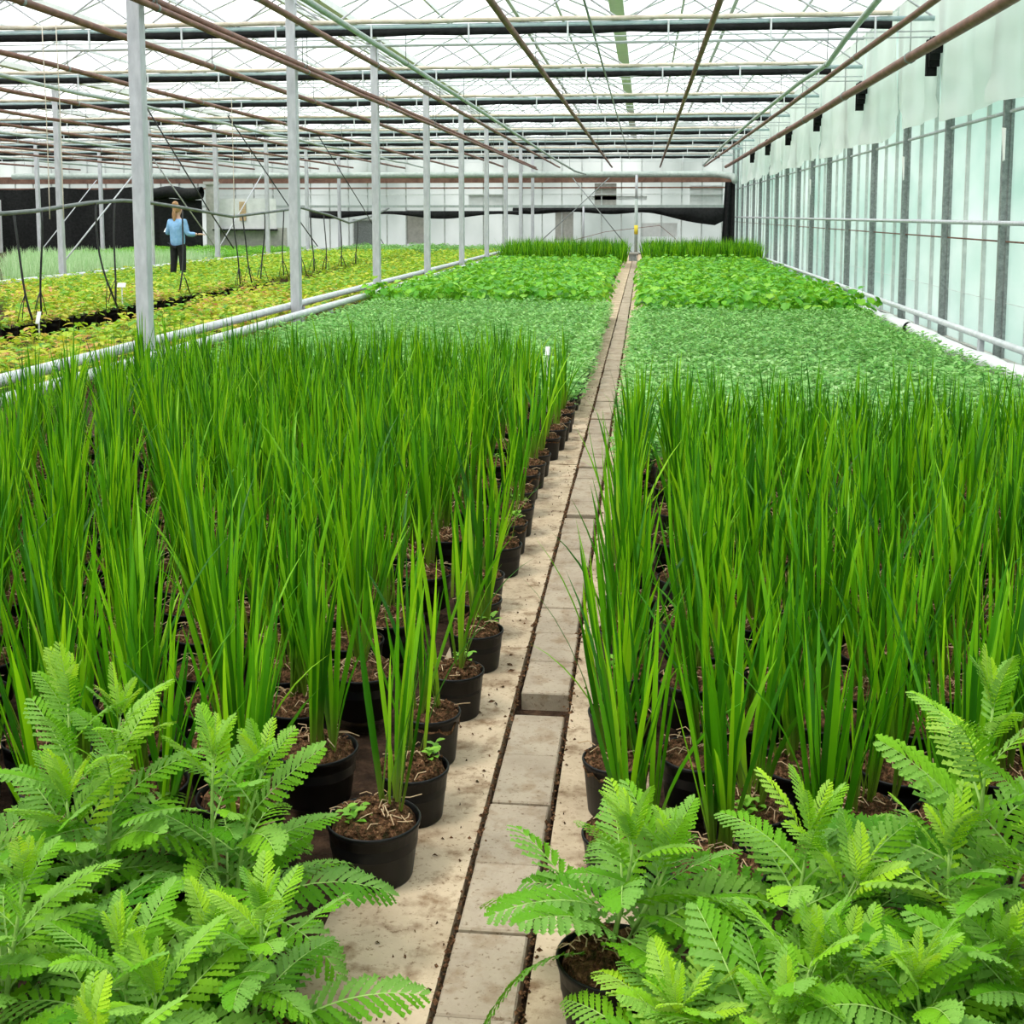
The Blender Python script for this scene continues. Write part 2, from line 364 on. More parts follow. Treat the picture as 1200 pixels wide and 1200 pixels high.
# back wall
wb = link('wall_back', None); wb['kind'] = 'structure'
b = MB(); b.box(((XL + XR) / 2, Y1 + 0.05, 2.6), (XR - XL, 0.02, 5.4)); b.build('glazing', M['back_glass'], wb)
b = MB(); x = XL + 0.5
while x < XR:
    b.box((x, Y1, 2.2), (0.05, 0.05, 4.4)); x += 0.82
b.build('glazing_bar', M['alu'], wb)
for z, h, mm in ((2.98, 0.30, 'brown_beam'), (1.86, 0.10, 'green_pipe'), (2.62, 0.06, 'rust'), (2.35, 0.04, 'alu')):
    c = MB(); c.box(((XL + XR) / 2, Y1 - 0.08, z), (XR - XL, 0.1, h)); c.build('wall_rail', M[mm], wb)
for x, z, w, h in ((-3.3, 1.1, 0.75, 1.3), (-1.6, 2.35, 0.9, 0.9), (0.6, 0.9, 1.5, 0.55), (2.5, 2.3, 1.3, 0.8), (-9.5, 1.0, 0.9, 1.4), (-6.5, 2.1, 1.6, 0.5), (-1.1, 2.2, 2.4, 0.16)):
    c = MB(); c.box((x, Y1 + 0.02, z), (w, 0.02, h)); c.build('wall_panel', M['concrete_grey'] if w < 1 else M['board'], wb)

# ------------------------------------------------------------------ posts
ORD = ['nearest', 'second', 'third', 'fourth', 'fifth', 'sixth', 'seventh', 'eighth', 'ninth', 'tenth', 'eleventh', 'twelfth', 'thirteenth', 'fourteenth', 'fifteenth',
       'sixteenth', 'seventeenth', 'eighteenth', 'nineteenth', 'twentieth', 'twenty-first', 'twenty-second', 'twenty-third', 'twenty-fourth', 'twenty-fifth', 'twenty-sixth', 'twenty-seventh', 'twenty-eighth']
def post_meshes():
    s = MB(); w = 0.062
    # rounded-corner square tube
    pts = []
    for cx, cy, a0 in ((1, 1, 0), (-1, 1, 90), (-1, -1, 180), (1, -1, 270)):
        for a in (0, 45, 90):
            pts.append((cx * (w - 0.012) + 0.012 * math.cos(rad(a0 + a)), cy * (w - 0.012) + 0.012 * math.sin(rad(a0 + a))))
    n = len(pts)
    s.add([(x, y, 0) for x, y in pts] + [(x, y, 4.42) for x, y in pts], [(i, (i + 1) % n, n + (i + 1) % n, n + i) for i in range(n)] + [tuple(range(n, 2 * n))])
    p = MB(); p.box((0, 0, 0.012), (0.22, 0.22, 0.024)); 
    for sx in (-1, 1):
        for sy in (-1, 1): p.lathe([(0.012, 0.02), (0.012, 0.045), (0.0, 0.046)], 6, 0, (sx * 0.085, sy * 0.085, 0))
    h = MB(); h.box((0, 0.045, 3.92), (0.17, 0.02, 0.16)); h.box((0, 0, 4.40), (0.24, 0.16, 0.03))
    return s.mesh('shaft', M['galv']), p.mesh('base_plate', M['galv']), h.mesh('head_bracket', M['galv'])
pm = post_meshes()
def post(x, y, label, group):
    t = thing('steel_post', label, 'post', (x, y, -0.06), 0, group)
    for n_, m_ in zip(('shaft', 'base_plate', 'head_bracket'), pm): link(n_, m_, t)
for k, y in enumerate(POSTY[1:]):
    post(-4.5, y, f'galvanized steel roof post in the row beside the iris bed, {ORD[k]} from the camera' if k else 'thick galvanized steel post beside the iris bed, nearest post to the camera', 'steel posts beside the iris bed')
for k, y in enumerate(POSTY[4:]):
    post(-12.5, y, f'galvanized steel post in the row behind the orange-green plants, {ORD[k]} in that row', 'steel posts behind the orange-green plants')
for k, y in enumerate(POSTY[7:]):
    post(-20.5, y, f'thin far steel post near the black curtain, {ORD[k]} in its row', 'far steel posts near the black curtain')

# ------------------------------------------------------------------ trusses and folded screens
XT0, XT1 = XL + 0.1, XR - 0.15
for k, y in enumerate(POSTY[1:]):
    t = thing('roof_truss', f'light lattice roof truss spanning the greenhouse, {ORD[k]} from the camera', 'truss', (0, y, 0), 0, 'lattice roof trusses')
    c = MB(); c.tube([(XT0, 0, 3.86), (XT1, 0, 3.86)], 0.032, 8); c.build('bottom_chord', M['chord'], t)
    c = MB(); c.tube([(XT0, 0, 4.30), (XT1, 0, 4.30)], 0.025, 8); c.build('top_chord', M['galv'], t)
    c = MB(); x = XT1; s = 0
    while x - 0.5 > XT0:
        z0, z1 = (3.87, 4.29) if s % 2 == 0 else (4.29, 3.87)
        c.tube([(x, 0, z0), (x - 0.62, 0, z1)], 0.014, 5, cap=False); x -= 0.62; s += 1
    c.build('lattice', M['galv'], t)
    x = XT1 - 0.7
    while x > XT0:
        c = MB(); c.box((x, -0.05, 3.75), (0.022, 0.02, 0.26)); c.build('hanger', M['rail'], t); x -= 1.24 if x > -9 else 2.48
    for z in (3.70, 3.63):
        c = MB(); c.tube([(XT0, -0.05, z), (XT1, -0.05, z)], 0.010, 6); c.build('guide_tube', M['rail'], t)
    # black folded screen hanging under the bottom chord
    s = thing('folded_screen', f'black folded shade screen bundled under the {ORD[k]} roof truss', 'screen', (0, y, 0), 0, 'black folded shade screens')
    c = MB(); nx = 160
    P = []
    xs = np.linspace(XT0, XT1 - 0.5, nx)
    for yy, zz, am in ((-0.035, 3.83, 0), (-0.045, 3.80, 0.004), (-0.035, 3.765, 0.012), (0.0, 3.755, 0.012), (0.03, 3.765, 0.01), (0.035, 3.83, 0)):
        P.append([(x, yy, zz - am * abs(math.sin(x * 2.5 + 0.3 * k)) - am * 0.5 * math.sin(x * 7)) for x in xs])
    c.grid(P); c.build('cloth', M['black'], s)
    c = MB(); P = []
    for yy, zz in ((-0.03, 3.955), (-0.045, 3.94), (-0.04, 3.905), (0.02, 3.90)):
        P.append([(x, yy, zz + 0.004 * math.sin(x * 5)) for x in xs])
    c.grid(P); c.build('cream_edge', M['cream'], s)['label'] = 'cream cloth edge'
# ------------------------------------------------------------------ pipes under the roof
def pipe(label, pts, r, m, name='heating_pipe', cat='pipe', seg=10, collars=True, group=None):
    t = thing(name, label, cat, (0, 0, 0), 0, group)
    c = MB(); c.tube(pts, r, seg); c.build('tube', M[m], t)
    if collars:
        p0, p1 = np.array(pts[0]), np.array(pts[-1])
        for y in POSTY[1:]:
            if not (min(p0[1], p1[1]) < y < max(p0[1], p1[1])): continue
            q = None
            for a, d in zip(pts[:-1], pts[1:]):
                if a[1] <= y <= d[1]:
                    f = (y - a[1]) / (d[1] - a[1] + 1e-9); q = np.array(a) * (1 - f) + np.array(d) * f
            if q is None: continue
            c = MB(); c.tube([q + (0, -0.02, 0), q + (0, 0.02, 0)], r * 1.18, seg)
            c.tube([q + (0, 0, r), (q[0], q[1], 3.84)], 0.006, 5)
            c.build('hanger', M['galv_dark'], t)
    return t
def straight(x, z, y0=2.0, y1=49.5, n=12, x1=None, sag=0.012):
    ys = np.linspace(y0, y1, n * 2)
    return [((x if x1 is None else x + (x1 - x) * (q - y0) / (y1 - y0)), q, z - sag * math.sin((q - 5.79) / 4.88 * PI) ** 2) for q in ys]
pipe('thick rusty brown heating pipe along the curtained right wall', straight(3.18, 3.40), 0.062, 'rust')
pipe('thinner rusty heating pipe running beside the thick one near right wall', straight(2.62, 3.42, x1=2.35), 0.036, 'rust')
pipe('grey green pipe overhead, curving right of the path', [(2.05, 4, 3.42), (2.04, 11, 3.42), (2.10, 13.5, 3.36), (2.2, 15.5, 3.33), (2.18, 18, 3.38), (2.15, 25, 3.40), (2.1, 33, 3.38), (2.0, 43, 3.2)], 0.032, 'green_pipe')
pipe('brown pipe hanging overhead just right of the path', straight(0.66, 3.40, x1=0.60), 0.032, 'rust')
pipe('brown pipe hanging overhead left of the path', straight(-1.40, 3.40, x1=-1.30), 0.034, 'rust')
pipe('thin dark cable pipe running over the path under the gutter', straight(-0.66, 3.72, x1=-0.6), 0.014, 'galv_dark', seg=6)
pipe('brown heating pipe between green pipe and the near post row', straight(-3.40, 3.40), 0.033, 'rust')
pipe('pale green pipe overhead left, drooping at its far end', [(-3.05, 3, 3.42), (-3.04, 12, 3.42), (-3.0, 20, 3.40), (-3.0, 30, 3.38), (-2.75, 37, 3.2), (-2.3, 41, 2.95), (-2.0, 42, 2.88)], 0.032, 'green_pipe')
pipe('rusty brown heating pipe passing right in front of near posts', straight(-4.36, 3.40), 0.036, 'rust')
pipe('rusty brown heating pipe, twin just below the pipe by near posts', straight(-4.30, 3.32), 0.030, 'rust')
pipe('brown heating pipe over orange-green plants, first left of the near posts', straight(-5.55, 3.40), 0.036, 'rust')
pipe('brown heating pipe over orange-green plants, second left of the near posts', straight(-7.5, 3.40, 8), 0.034, 'rust')
pipe('pale green pipe over the orange-green plants', straight(-8.7, 3.40, 12, sag=0.04), 0.030, 'green_pipe')
pipe('brown heating pipe over orange-green plants, left of the pale green pipe', straight(-9.7, 3.40, 12), 0.034, 'rust')
pipe('brown heating pipe just right of the second post row', straight(-11.85, 3.42, 14), 0.034, 'rust')
for i, (x, m_) in enumerate(((-13.3, 'rust'), (-14.6, 'green_pipe'), (-16.0, 'rust'), (-17.6, 'rust'), (-19.2, 'rust'), (-21.0, 'green_pipe'), (-23.5, 'rust'))):
    pipe(f'far overhead pipe beyond the second post row, {ORD[i]} counting leftward', straight(x, 3.38, 18), 0.034, m_, group='far overhead pipes')
# large pipe across the back
pipe('large grey green pipe running across the back wall with an elbow', [(-26, 48.6, 3.08), (-12, 48.6, 3.08), (-4, 48.6, 3.08), (2.6, 48.6, 3.08), (3.0, 48.4, 3.05), (3.25, 47.6, 2.98), (3.3, 46.4, 2.9), (3.3, 46.0, 2.75)], 0.125, 'green_pipe', 'main_pipe', collars=False)
# low rails: pipe pairs by the near posts, one by the second row, one by the right wall
def low_rail(label, x, z, y0, y1, r, m, stubs, name='low_pipe'):
    t = thing(name, label, 'pipe', (x, 0, -0.06))
    c = MB(); c.tube([(0, y, z + 0.06) for y in np.linspace(y0, y1, 12)], r, 12); c.build('tube', M[m], t)
    for y in stubs:
        c = MB(); c.box((0, y, (z + 0.06 - r) / 2), (0.05, 0.08, z + 0.06 - r)); c.build('stub_post', M['galv'], t)
low_rail('pale zinc pipe low along the near posts, left one of the pair', -4.62, 0.31, 5, 44, 0.048, 'rail', [y + 0.7 for y in POSTY[1:-1]])
low_rail('pale zinc pipe low beside the iris bed, right one of the pair', -4.28, 0.26, 5, 44, 0.048, 'rail', [y + 0.9 for y in POSTY[1:-1]])
low_rail('pale zinc pipe low along the second row of posts', -12.42, 0.18, 16, 47, 0.06, 'rail', [y + 1.2 for y in POSTY[3:-1]])
low_rail('pale zinc pipe low along the right wall', 3.44, 0.27, 4, 46, 0.036, 'rail', [12.9, 15.9, 18.9, 23.5, 28, 33])

# rolls of white film at the foot of the right wall
def film_roll(label, y0, y1):
    t = MB(); ys = np.linspace(y0, y1, 26); P = []
    for a in range(15):
        th = 2 * PI * a / 14; row = []
        for y in ys:
            r = 0.085 + 0.012 * math.sin(y * 5.1 + 2 * th) + 0.007 * math.sin(y * 13 - th)
            if y in (ys[0], ys[-1]): r *= 0.75
            row.append((3.32 + 1.1 * r * math.cos(th), y, 0.075 + r * math.sin(th) + 0.015 * math.sin(y * 1.3)))
        P.append(row)
    t.grid(P); return tag(t.build('film_roll', M['filmroll']), label, 'plastic roll', 'rolled plastic film at the wall foot')
film_roll('crumpled roll of white plastic film at wall foot, nearest roll', 6.5, 15.65)
film_roll('crumpled roll of white plastic film at wall foot, beside the broad-leaved plants', 15.8, 22.0)

# curtains of white film on the upper right wall
SEG = [5.4] + [10.4 + 2.44 * k for k in range(15)]
for i in range(len(SEG) - 1):
    y0, y1 = SEG[i], SEG[i + 1]
    bot = 2.66 + (0.03 if i % 2 else -0.03) + (-0.05 if i <= 1 else 0)
    c = MB(); ny, nz = 26, 14; P = []
    ph = R.uniform(0, 6)
    for a in range(nz):
        row = []
        v = a / (nz - 1)
        for d in range(ny):
            u = d / (ny - 1); y = y0 + (y1 - y0) * u
            sag = 0.06 * math.sin(PI * u) + 0.014 * math.sin(u * 9 + ph) + 0.03 * (u - 0.5) * (1 if i % 3 else -1)
            z = 4.34 + (bot - sag - 4.34) * v
            x = 3.46 + 0.040 * math.sin(u * 11 + ph + v * 2.0) * (0.3 + v) + 0.015 * math.sin(u * 23 + ph - 3 * v) + (0.05 * (v > 0.9) * math.sin(u * 6 + ph))
            row.append((x, y, z))
        P.append(row)
    c.grid(P)
    tag(c.build('film_curtain', M['curtain']), f'sagging white film curtain on the upper right wall, {ORD[i]} from the camera', 'curtain', 'white film curtains on the right wall')
# black pleated cloth bunches hanging at the end of each screen
for k, y in enumerate(POSTY[2:8]):
    c = MB()
    for j, (dy, h) in enumerate(((-0.27, 0.10), (-0.20, 0.18), (-0.13, 0.25), (-0.06, 0.32), (0.02, 0.42), (0.09, 0.41))):
        c.box((3.36 + 0.012 * (j % 2), y - 0.35 + dy, 3.56 - h / 2), (0.12, 0.066, h))
        c.box((3.36, y - 0.35 + dy + 0.03, 3.56 - h / 2 + 0.02), (0.06, 0.02, h - 0.04))
    tag(c.build('cloth_bunch', M['black']), f'black pleated cloth bunch hanging under the right wall pipe, {ORD[k]} from the camera', 'cloth', 'black pleated cloth bunches')
# paper tags stuck to wall mullions
for k, (y, z) in enumerate(((12.70, 2.2), (17.42, 2.14), (26.9, 2.1))):
    c = MB(); c.add([(3.52, y - 0.07, z - 0.16), (3.52, y - 0.01, z - 0.17), (3.50, y - 0.0, z + 0.16), (3.52, y - 0.07, z + 0.15), (3.525, y - 0.07, z - 0.16), (3.525, y - 0.01, z - 0.17), (3.505, y, z + 0.16), (3.525, y - 0.07, z + 0.15)],
                 [(0, 1, 2, 3), (7, 6, 5, 4), (0, 4, 5, 1), (2, 6, 7, 3), (1, 5, 6, 2), (0, 3, 7, 4)])
    tag(c.build('loose_film_strip', M['white']), f'torn white strip stuck on a right wall post, {ORD[k]} from the camera', 'strip', 'torn strips on wall posts')

# ------------------------------------------------------------------ plants
def pot_mesh(r=0.09, h=0.138, seg=32):
    c = MB(); rb = r * 0.82
    c.lathe([(0, 0.004), (rb - 0.006, 0.004), (rb - 0.002, 0), (rb, 0.004), (r - 0.0035, h - 0.014), (r - 0.001, h - 0.013), (r + 0.001, h - 0.004), (r, h - 0.001), (r - 0.002, h), (r - 0.0045, h - 0.001), (r - 0.006, h - 0.03), (r - 0.008, h - 0.06)], seg)
    return c.mesh('pot', M['pot'])
def soil_mesh(r=0.084, z=0.135, mound=0.022, seed=0, straws=9):
    rr = random.Random(seed); c = MB(); nr, ns = 9, 26
    P = []
    hs = NR.uniform(-1, 1, (nr, ns))
    for i in range(nr):
        q = i / (nr - 1); row = []
        for k in range(ns):
            a = 2 * PI * k / ns; rad_ = r * q * (1 + 0.03 * hs[i, k])
            if i == nr - 1: rad_ = r * (1 + 0.02 * hs[i, k])
            zz = z + mound * (1 - q * q) - 0.006 * q + 0.0095 * hs[i, k] * (0.5 + q) - (0.02 if i == nr - 1 else 0)
            row.append((rad_ * math.cos(a), rad_ * math.sin(a), zz))
        row.append(row[0]); P.append(row)
    c.grid(P, smooth=False)
    for _ in range(70):   # lumps of bark
        a = rr.uniform(0, 2 * PI); q = r * math.sqrt(rr.random()) * 0.98; s = rr.uniform(0.003, 0.011)
        v = np.array([(1, 0, 0), (-1, 0, 0), (0, 1, 0), (0, -1, 0), (0, 0, 0.8), (0, 0, -0.8)]) * s * NR.uniform(0.5, 1.2, (6, 3)) + (q * math.cos(a), q * math.sin(a), z + mound * (1 - (q / r) ** 2) + 0.002)
        c.add(v, [(0, 2, 4), (2, 1, 4), (1, 3, 4), (3, 0, 4), (2, 0, 5), (1, 2, 5), (3, 1, 5), (0, 3, 5)])
    for _ in range(straws):
        a = rr.uniform(0, 2 * PI); q = r * rr.uniform(0.2, 0.95); d = rr.uniform(0, 2 * PI); L = rr.uniform(0.02, 0.055)
        x, y = q * math.cos(a), q * math.sin(a); zz = z + mound * (1 - (q / r) ** 2) + 0.008
        c.tube([(x, y, zz), (x + L * 0.5 * math.cos(d), y + L * 0.5 * math.sin(d), zz + rr.uniform(0.0, 0.012)), (x + L * math.cos(d + 0.4), y + L * math.sin(d + 0.4), zz + rr.uniform(-0.006, 0.004))], 0.0014, 4, 1, False)
    return c.mesh('soil', [M['soil'], M['straw']])
def blade(c, base, az, lean, L, w, bend, seg=7, tw=0.0):
    """a sword-shaped leaf with a shallow fold"""
    d = np.array((math.cos(az), math.sin(az), 0)); n = np.array((-math.sin(az + tw), math.cos(az + tw), 0)); p = np.array(base, float)
    V = []; ang = lean; prev_t = 0
    for i in range(seg + 1):
        t = (i / seg)
        if i: p = p + (L / seg) * (d * math.sin(ang) + np.array((0, 0, 1)) * math.cos(ang)); ang += bend / seg * (0.3 + 1.4 * t)
        ww = w * (0.72 + 0.55 * t - 0.30 * t * t) * (1 - max(0, (t - 0.45) / 0.55) ** 1.9) * 0.5
        f = (d * math.cos(ang) - np.array((0, 0, 1)) * math.sin(ang)) * ww * 0.35
        V += [p + n * ww + f, p, p - n * ww + f]
    F = []
    for i in range(seg):
        a = i * 3
        F += [(a, a + 1, a + 4, a + 3), (a + 1, a + 2, a + 5, a + 4)]
    c.add(V, F, 0, True)
def iris_leaves(seed, hmul=1.0, n=None, seg=7):
    r = random.Random(seed); c = MB(); fan = r.uniform(0, PI)
    n = n or r.randint(20, 28)
    nf = r.randint(3, 5); fans = [(r.gauss(0, 0.024), r.gauss(0, 0.024), r.uniform(0, PI)) for _ in range(nf)]
    for i in range(n):
        fx, fy, fa = fans[i % nf]
        s = r.uniform(-1, 1)
        az = fa + (0 if s > 0 else PI) + r.gauss(0, 0.35)
        lean = abs(s) * rad(11) + abs(r.gauss(0, rad(4)))
        L = hmul * (0.60 - 0.14 * abs(s) ** 1.5) * r.uniform(0.72, 1.06)
        bend = r.gauss(rad(5), rad(6))
        if r.random() < 0.10: bend += rad(r.uniform(20, 45)); lean += rad(5)
        blade(c, (fx + 0.014 * s * math.cos(fa), fy + 0.014 * s * math.sin(fa), 0), az, lean, L, r.uniform(0.010, 0.0195), bend, seg, r.gauss(0, 0.5))
    return c
def stalk(c, p, q=0.12, w=0.0022):
    p = np.array(p, float); b0 = np.array((p[0] * q, p[1] * q, 0.01)); n = np.array((-p[1], p[0], 0)); L = np.linalg.norm(n); n = n / L if L > 1e-6 else np.array((1.0, 0, 0))
    c.add([b0 - n * w, b0 + n * w, p + n * w * 0.6, p - n * w * 0.6], [(0, 1, 2, 3)])
def small_leaf(c, p, az, pitch, L, w, mi=0, cup=0.15, lobes=0):
    """pointed oval leaf of two folded halves"""
    d = np.array((math.cos(az) * math.cos(pitch), math.sin(az) * math.cos(pitch), math.sin(pitch)))
    n = np.array((-math.sin(az), math.cos(az), 0)); u = np.cross(d, n) * -1
    if u[2] < 0: u = -u
    p = np.array(p, float)
    pr = [(0, 0.05), (0.25, 0.8), (0.55, 1.0), (0.82, 0.6), (1, 0)]
    V = []
    for t, k in pr:
        q = p + d * L * t - u * L * 0.25 * t * t
        V += [q + n * w * k * 0.5 + u * cup * w * k, q, q - n * w * k * 0.5 + u * cup * w * k]
    F = []
    for i in range(len(pr) - 1):
        a = i * 3; F += [(a, a + 1, a + 4, a + 3), (a + 1, a + 2, a + 5, a + 4)]
    c.add(V, F, mi, True)
def round_leaf(c, p, az, tilt, r, lob=7, mi=0, heart=True):
    """round scalloped leaf with a notch where the stalk joins"""
    d = np.array((math.cos(az) * math.cos(tilt), math.sin(az) * math.cos(tilt), -math.sin(tilt)))
    n = np.array((-math.sin(az), math.cos(az), 0)); u = np.cross(d, n); p = np.array(p, float)
    V = [p]; N = 12
    for k in range(N + 1):
        a = -PI * 0.93 + 2 * PI * 0.93 * k / N
        q = r * (0.86 + 0.14 * math.cos(lob * a)) * (1.12 if abs(a) < 0.4 else 1)
        V.append(p + d * (q * math.cos(a) + 0.55 * r) + n * q * math.sin(a) + u * (0.16 * r * abs(math.sin(a)) - 0.05 * r))
    V[0] = p + d * 0.1 * r
    mid = p + d * 0.55 * r - u * 0.08 * r
    V.append(mid)
    F = [(len(V) - 1, k, k + 1) for k in range(1, N + 1)] + [(len(V) - 1, 0, 1), (len(V) - 1, N + 1, 0)]
    c.add(V, F, mi, True)

# --- sword-leaved irises in black pots
POTS = [pot_mesh(), pot_mesh(0.094, 0.13), pot_mesh(0.086, 0.14)]
POT_BIG = pot_mesh(0.108, 0.135)
SOILS = [soil_mesh(seed=s) for s in range(6)]
SOILS_BIG = [soil_mesh(r=0.101, z=0.133, mound=0.03, seed=40 + q, straws=22) for q in range(4)]
SOIL_BIG = SOILS_BIG[0]
EDGE = [iris_leaves(200 + s, 1.0, 9 + s % 5).mesh('leaves', M['iris']) for s in range(8)]
IRIS = [iris_leaves(100 + s).mesh('leaves', M['iris']) for s in range(12)]
def seedling_mesh(seed):
    r = random.Random(seed); c = MB()
    for st in range(3):
        x, y = r.uniform(-0.02, 0.02), r.uniform(-0.02, 0.02)
        for i in range(5):
            small_leaf(c, (x, y, 0.006 * i), i * 2.4 + r.uniform(0, 1), 0.5, r.uniform(0.016, 0.03), 0.014)
    return c.mesh('weed_seedling', M['seedling'])
SEEDL = [seedling_mesh(s) for s in range(4)]
iris_n = 0
def iris(x, y, label, group, big=False, weed=False, hz=None, sc=1.0):
    global iris_n
    t = thing('potted_iris', label, 'iris plant', (x, y, -0.005), R.uniform(0, 2 * PI), group)
    k = iris_n; iris_n += 1
    p = link('pot', POT_BIG if big else POTS[k % 3], t); s = link('soil', SOILS_BIG[k % 4] if big else SOILS[k % 6], t)
    l = link('leaves', EDGE[R.randrange(8)] if 'left path edge' in group else IRIS[R.randrange(12)], t, (R.uniform(-.026, .026), R.uniform(-.026, .026), 0.15), R.uniform(0, 6))
    l.scale = (sc, sc, hz or R.uniform(0.90, 1.16))
    if weed:
        a = R.uniform(0, 6); w = link('weed_seedling', SEEDL[k % 4], t, (0.05 * math.cos(a), 0.05 * math.sin(a), 0.142)); w.scale = (1.2, 1.2, 1.2)
    return t
EDGE_L = [(-0.600, 2.62, 1), (-0.565, 2.90, 0), (-0.575, 3.22, 0), (-0.555, 3.54, 0), (-0.545, 3.93, 0), (-0.575, 4.22, 0), (-0.605, 4.53, 0), (-0.588, 5.00, 0), (-0.588, 5.33, 0), (-0.59, 5.64, 0),
          (-0.615, 6.02, 0), (-0.62, 6.38, 0), (-0.615, 6.66, 0), (-0.615, 6.97, 0), (-0.585, 7.46, 0), (-0.57, 7.78, 0), (-0.568, 8.10, 0), (-0.555, 8.43, 0), (-0.565, 8.77, 0)]
for i, (x, y, bg) in enumerate(EDGE_L):
    lab = 'potted iris in the widest black pot at the left path edge, in front' if i == 0 else f'potted iris in black pot on left path edge, {ORD[i]} pot from the front'
    iris(x, y, lab, 'irises along the left path edge', bool(bg), i in (0, 1, 3, 4, 8, 9, 14), hz=(1.0 if i < 6 else None))
EDGE_R = [(-0.03, 2.62), (-0.055, 2.98), (-0.05, 3.28), (-0.04, 3.62), (-0.05, 3.95), (-0.035, 4.30), (-0.045, 4.66), (-0.03, 5.02), (-0.045, 5.4), (-0.04, 5.78), (-0.03, 6.15), (-0.04, 6.5)]
for i, (x, y) in enumerate(EDGE_R):
    iris(x, y, f'potted iris in black pot on right path edge, {ORD[i]} pot from the front' if i else 'potted iris in black pot at the front of the right path edge', 'irises along the right path edge', False, i in (2, 3, 5), hz=(1.0 if i < 5 else None))
row = 0; y = 2.45
while y < 9.15:
    x = -0.825 - (0.115 if row % 2 else 0)
    while x > max(-3.72, -0.535 * y - 0.22):
        iris(x + R.uniform(-0.014, 0.014), y + R.uniform(-0.022, 0.022), 'potted iris standing among many others inside the bed left of the path', 'irises inside the left bed', True, R.random() < 0.12)
        x -= 0.243
    y += 0.262; row += 1
row = 0; y = 2.50
while y < 6.7:
    x = 0.158 + (0.10 if row % 2 else 0)
    while x < min(2.95, 0.32 * y + 0.15):
        iris(x + R.uniform(-0.014, 0.014), y + R.uniform(-0.022, 0.022), 'potted iris standing among many others inside the bed right of the path', 'irises inside the right bed', True, R.random() < 0.12)
        x += 0.243
    y += 0.262; row += 1
print('iris plants', iris_n)
IV = [iris_leaves(300 + s, 1.08, 13, 4).arrays() for s in range(8)]
PV = []
for k in range(4):
    c = iris_leaves(340 + k, 1.0, 16, 5); c.v = [v + np.array((0, 0, 0.03)) for v in c.v]
    c.lathe([(0, -0.115), (0.085, -0.115), (0.104, 0.012), (0.10, 0.012), (0.098, 0.0)], 12, 1); c.lathe([(0.099, 0.0), (0.06, 0.012), (0.0, 0.025)], 12, 2)
    PV.append(c.arrays())
IV += PV
pl = []
y = 2.5
while y < 6.7:
    x = 0.32 * y + 0.30
    while x < 2.95: pl.append((x + R.uniform(-.03, .03), y + R.uniform(-.03, .03), R.uniform(0, 6), 1.0, 1.0, 8 + R.randrange(4))); x += 0.243
    y += 0.262
y = 2.6
while y < 6.8:
    x = -0.535 * y - 0.35
    while x > -3.7: pl.append((x + R.uniform(-.03, .03), y + R.uniform(-.03, .03), R.uniform(0, 6), 1.0, 1.0, 8 + R.randrange(4))); x -= 0.243
    y += 0.262
for x0, x1 in ((-4.0, -0.62), (0.08, 3.25)):
    y = 34.6
    while y < 38.5:
        x = x0
        while x < x1:
            pl.append((x + R.uniform(-.05, .05), y + R.uniform(-.06, .06), R.uniform(0, 6), 1.5, R.uniform(1.05, 1.25), R.randrange(8))); x += 0.21
        y += 0.24
tag(many('iris_foliage', IV, pl, [M['iris'], M['pot'], M['soil']], 0.12), 'dense far bed of irises at the end of the path', 'iris plants', kind='stuff')

# --- small sage-like plants
def sage_mb(seed, n=100):
    r = random.Random(seed); c = MB()
    for i in range(n):
        a = r.uniform(0, 2 * PI); q = 0.135 * math.sqrt(r.random())
        z = 0.20 + 0.07 * (1 - (q / 0.135) ** 2) - 0.13 * r.random() ** 2.2
        stalk(c, (q * math.cos(a), q * math.sin(a), z))
        small_leaf(c, (q * math.cos(a), q * math.sin(a), z), a + r.gauss(0, 0.9), r.uniform(-0.1, 0.8), r.uniform(0.038, 0.066), r.uniform(0.026, 0.040))
    return c
SAGE = [sage_mb(500 + s) for s in range(7)]; SAGEM = [c.mesh('sage_plant', M['sage']) for c in SAGE]; SAGEF = [c.mesh('foliage', M['sage']) for c in SAGE]
SAGEV = [sage_mb(520 + s, 60).arrays() for s in range(6)]
def bed(x0, x1, y0, y1, dx, dy, keep=lambda x, y: True, jit=0.03):
    out = []; y = y0; k = 0
    while y < y1:
        x = x0 + (dx / 2 if k % 2 else 0)
        while x < x1:
            if keep(x, y): out.append((x + R.uniform(-jit, jit), y + R.uniform(-jit, jit)))
            x += dx
        y += dy; k += 1
    return out
inview = lambda x, y: -0.545 * y - 0.2 < x < 0.325 * y + 1.2
spots = bed(-4.05, -0.68, 9.2, 18.2, 0.26, 0.265, inview) + bed(0.13, 2.98, 6.85, 16.75, 0.26, 0.265, inview)
edgeL = [(-0.58 + R.uniform(-.015, .015), 9.1 + 0.29 * k) for k in range(31)]; edgeR = [(-0.03 + R.uniform(-.015, .015), 6.85 + 0.29 * k) for k in range(34)]
def sage_potted(x, y, label, group):
    t = thing('potted_sage', label, 'sage plant', (x, y, -0.005), R.uniform(0, 6), group)
    link('pot', POTS[1], t); link('foliage', SAGEF[R.randrange(7)], t)
for i, (x, y) in enumerate(edgeL): sage_potted(x, y, f'small grey-green sage in black pot on left path edge, {ORD[i]} of its row' if i < 28 else 'small grey-green sage in black pot at far end of left path edge row', 'sage pots on the left path edge')
for i, (x, y) in enumerate(edgeR): sage_potted(x, y, f'small grey-green sage in black pot on right path edge, {ORD[i]} of its row' if i < 28 else 'small grey-green sage in black pot at far end of right path edge row', 'sage pots on the right path edge')
spots.sort(key=lambda p: p[1] + 0.3 * abs(p[0]) + (50 if p[0] > 0.325 * p[1] + 0.25 else 0)); nind = 300 - len(edgeL) - len(edgeR)
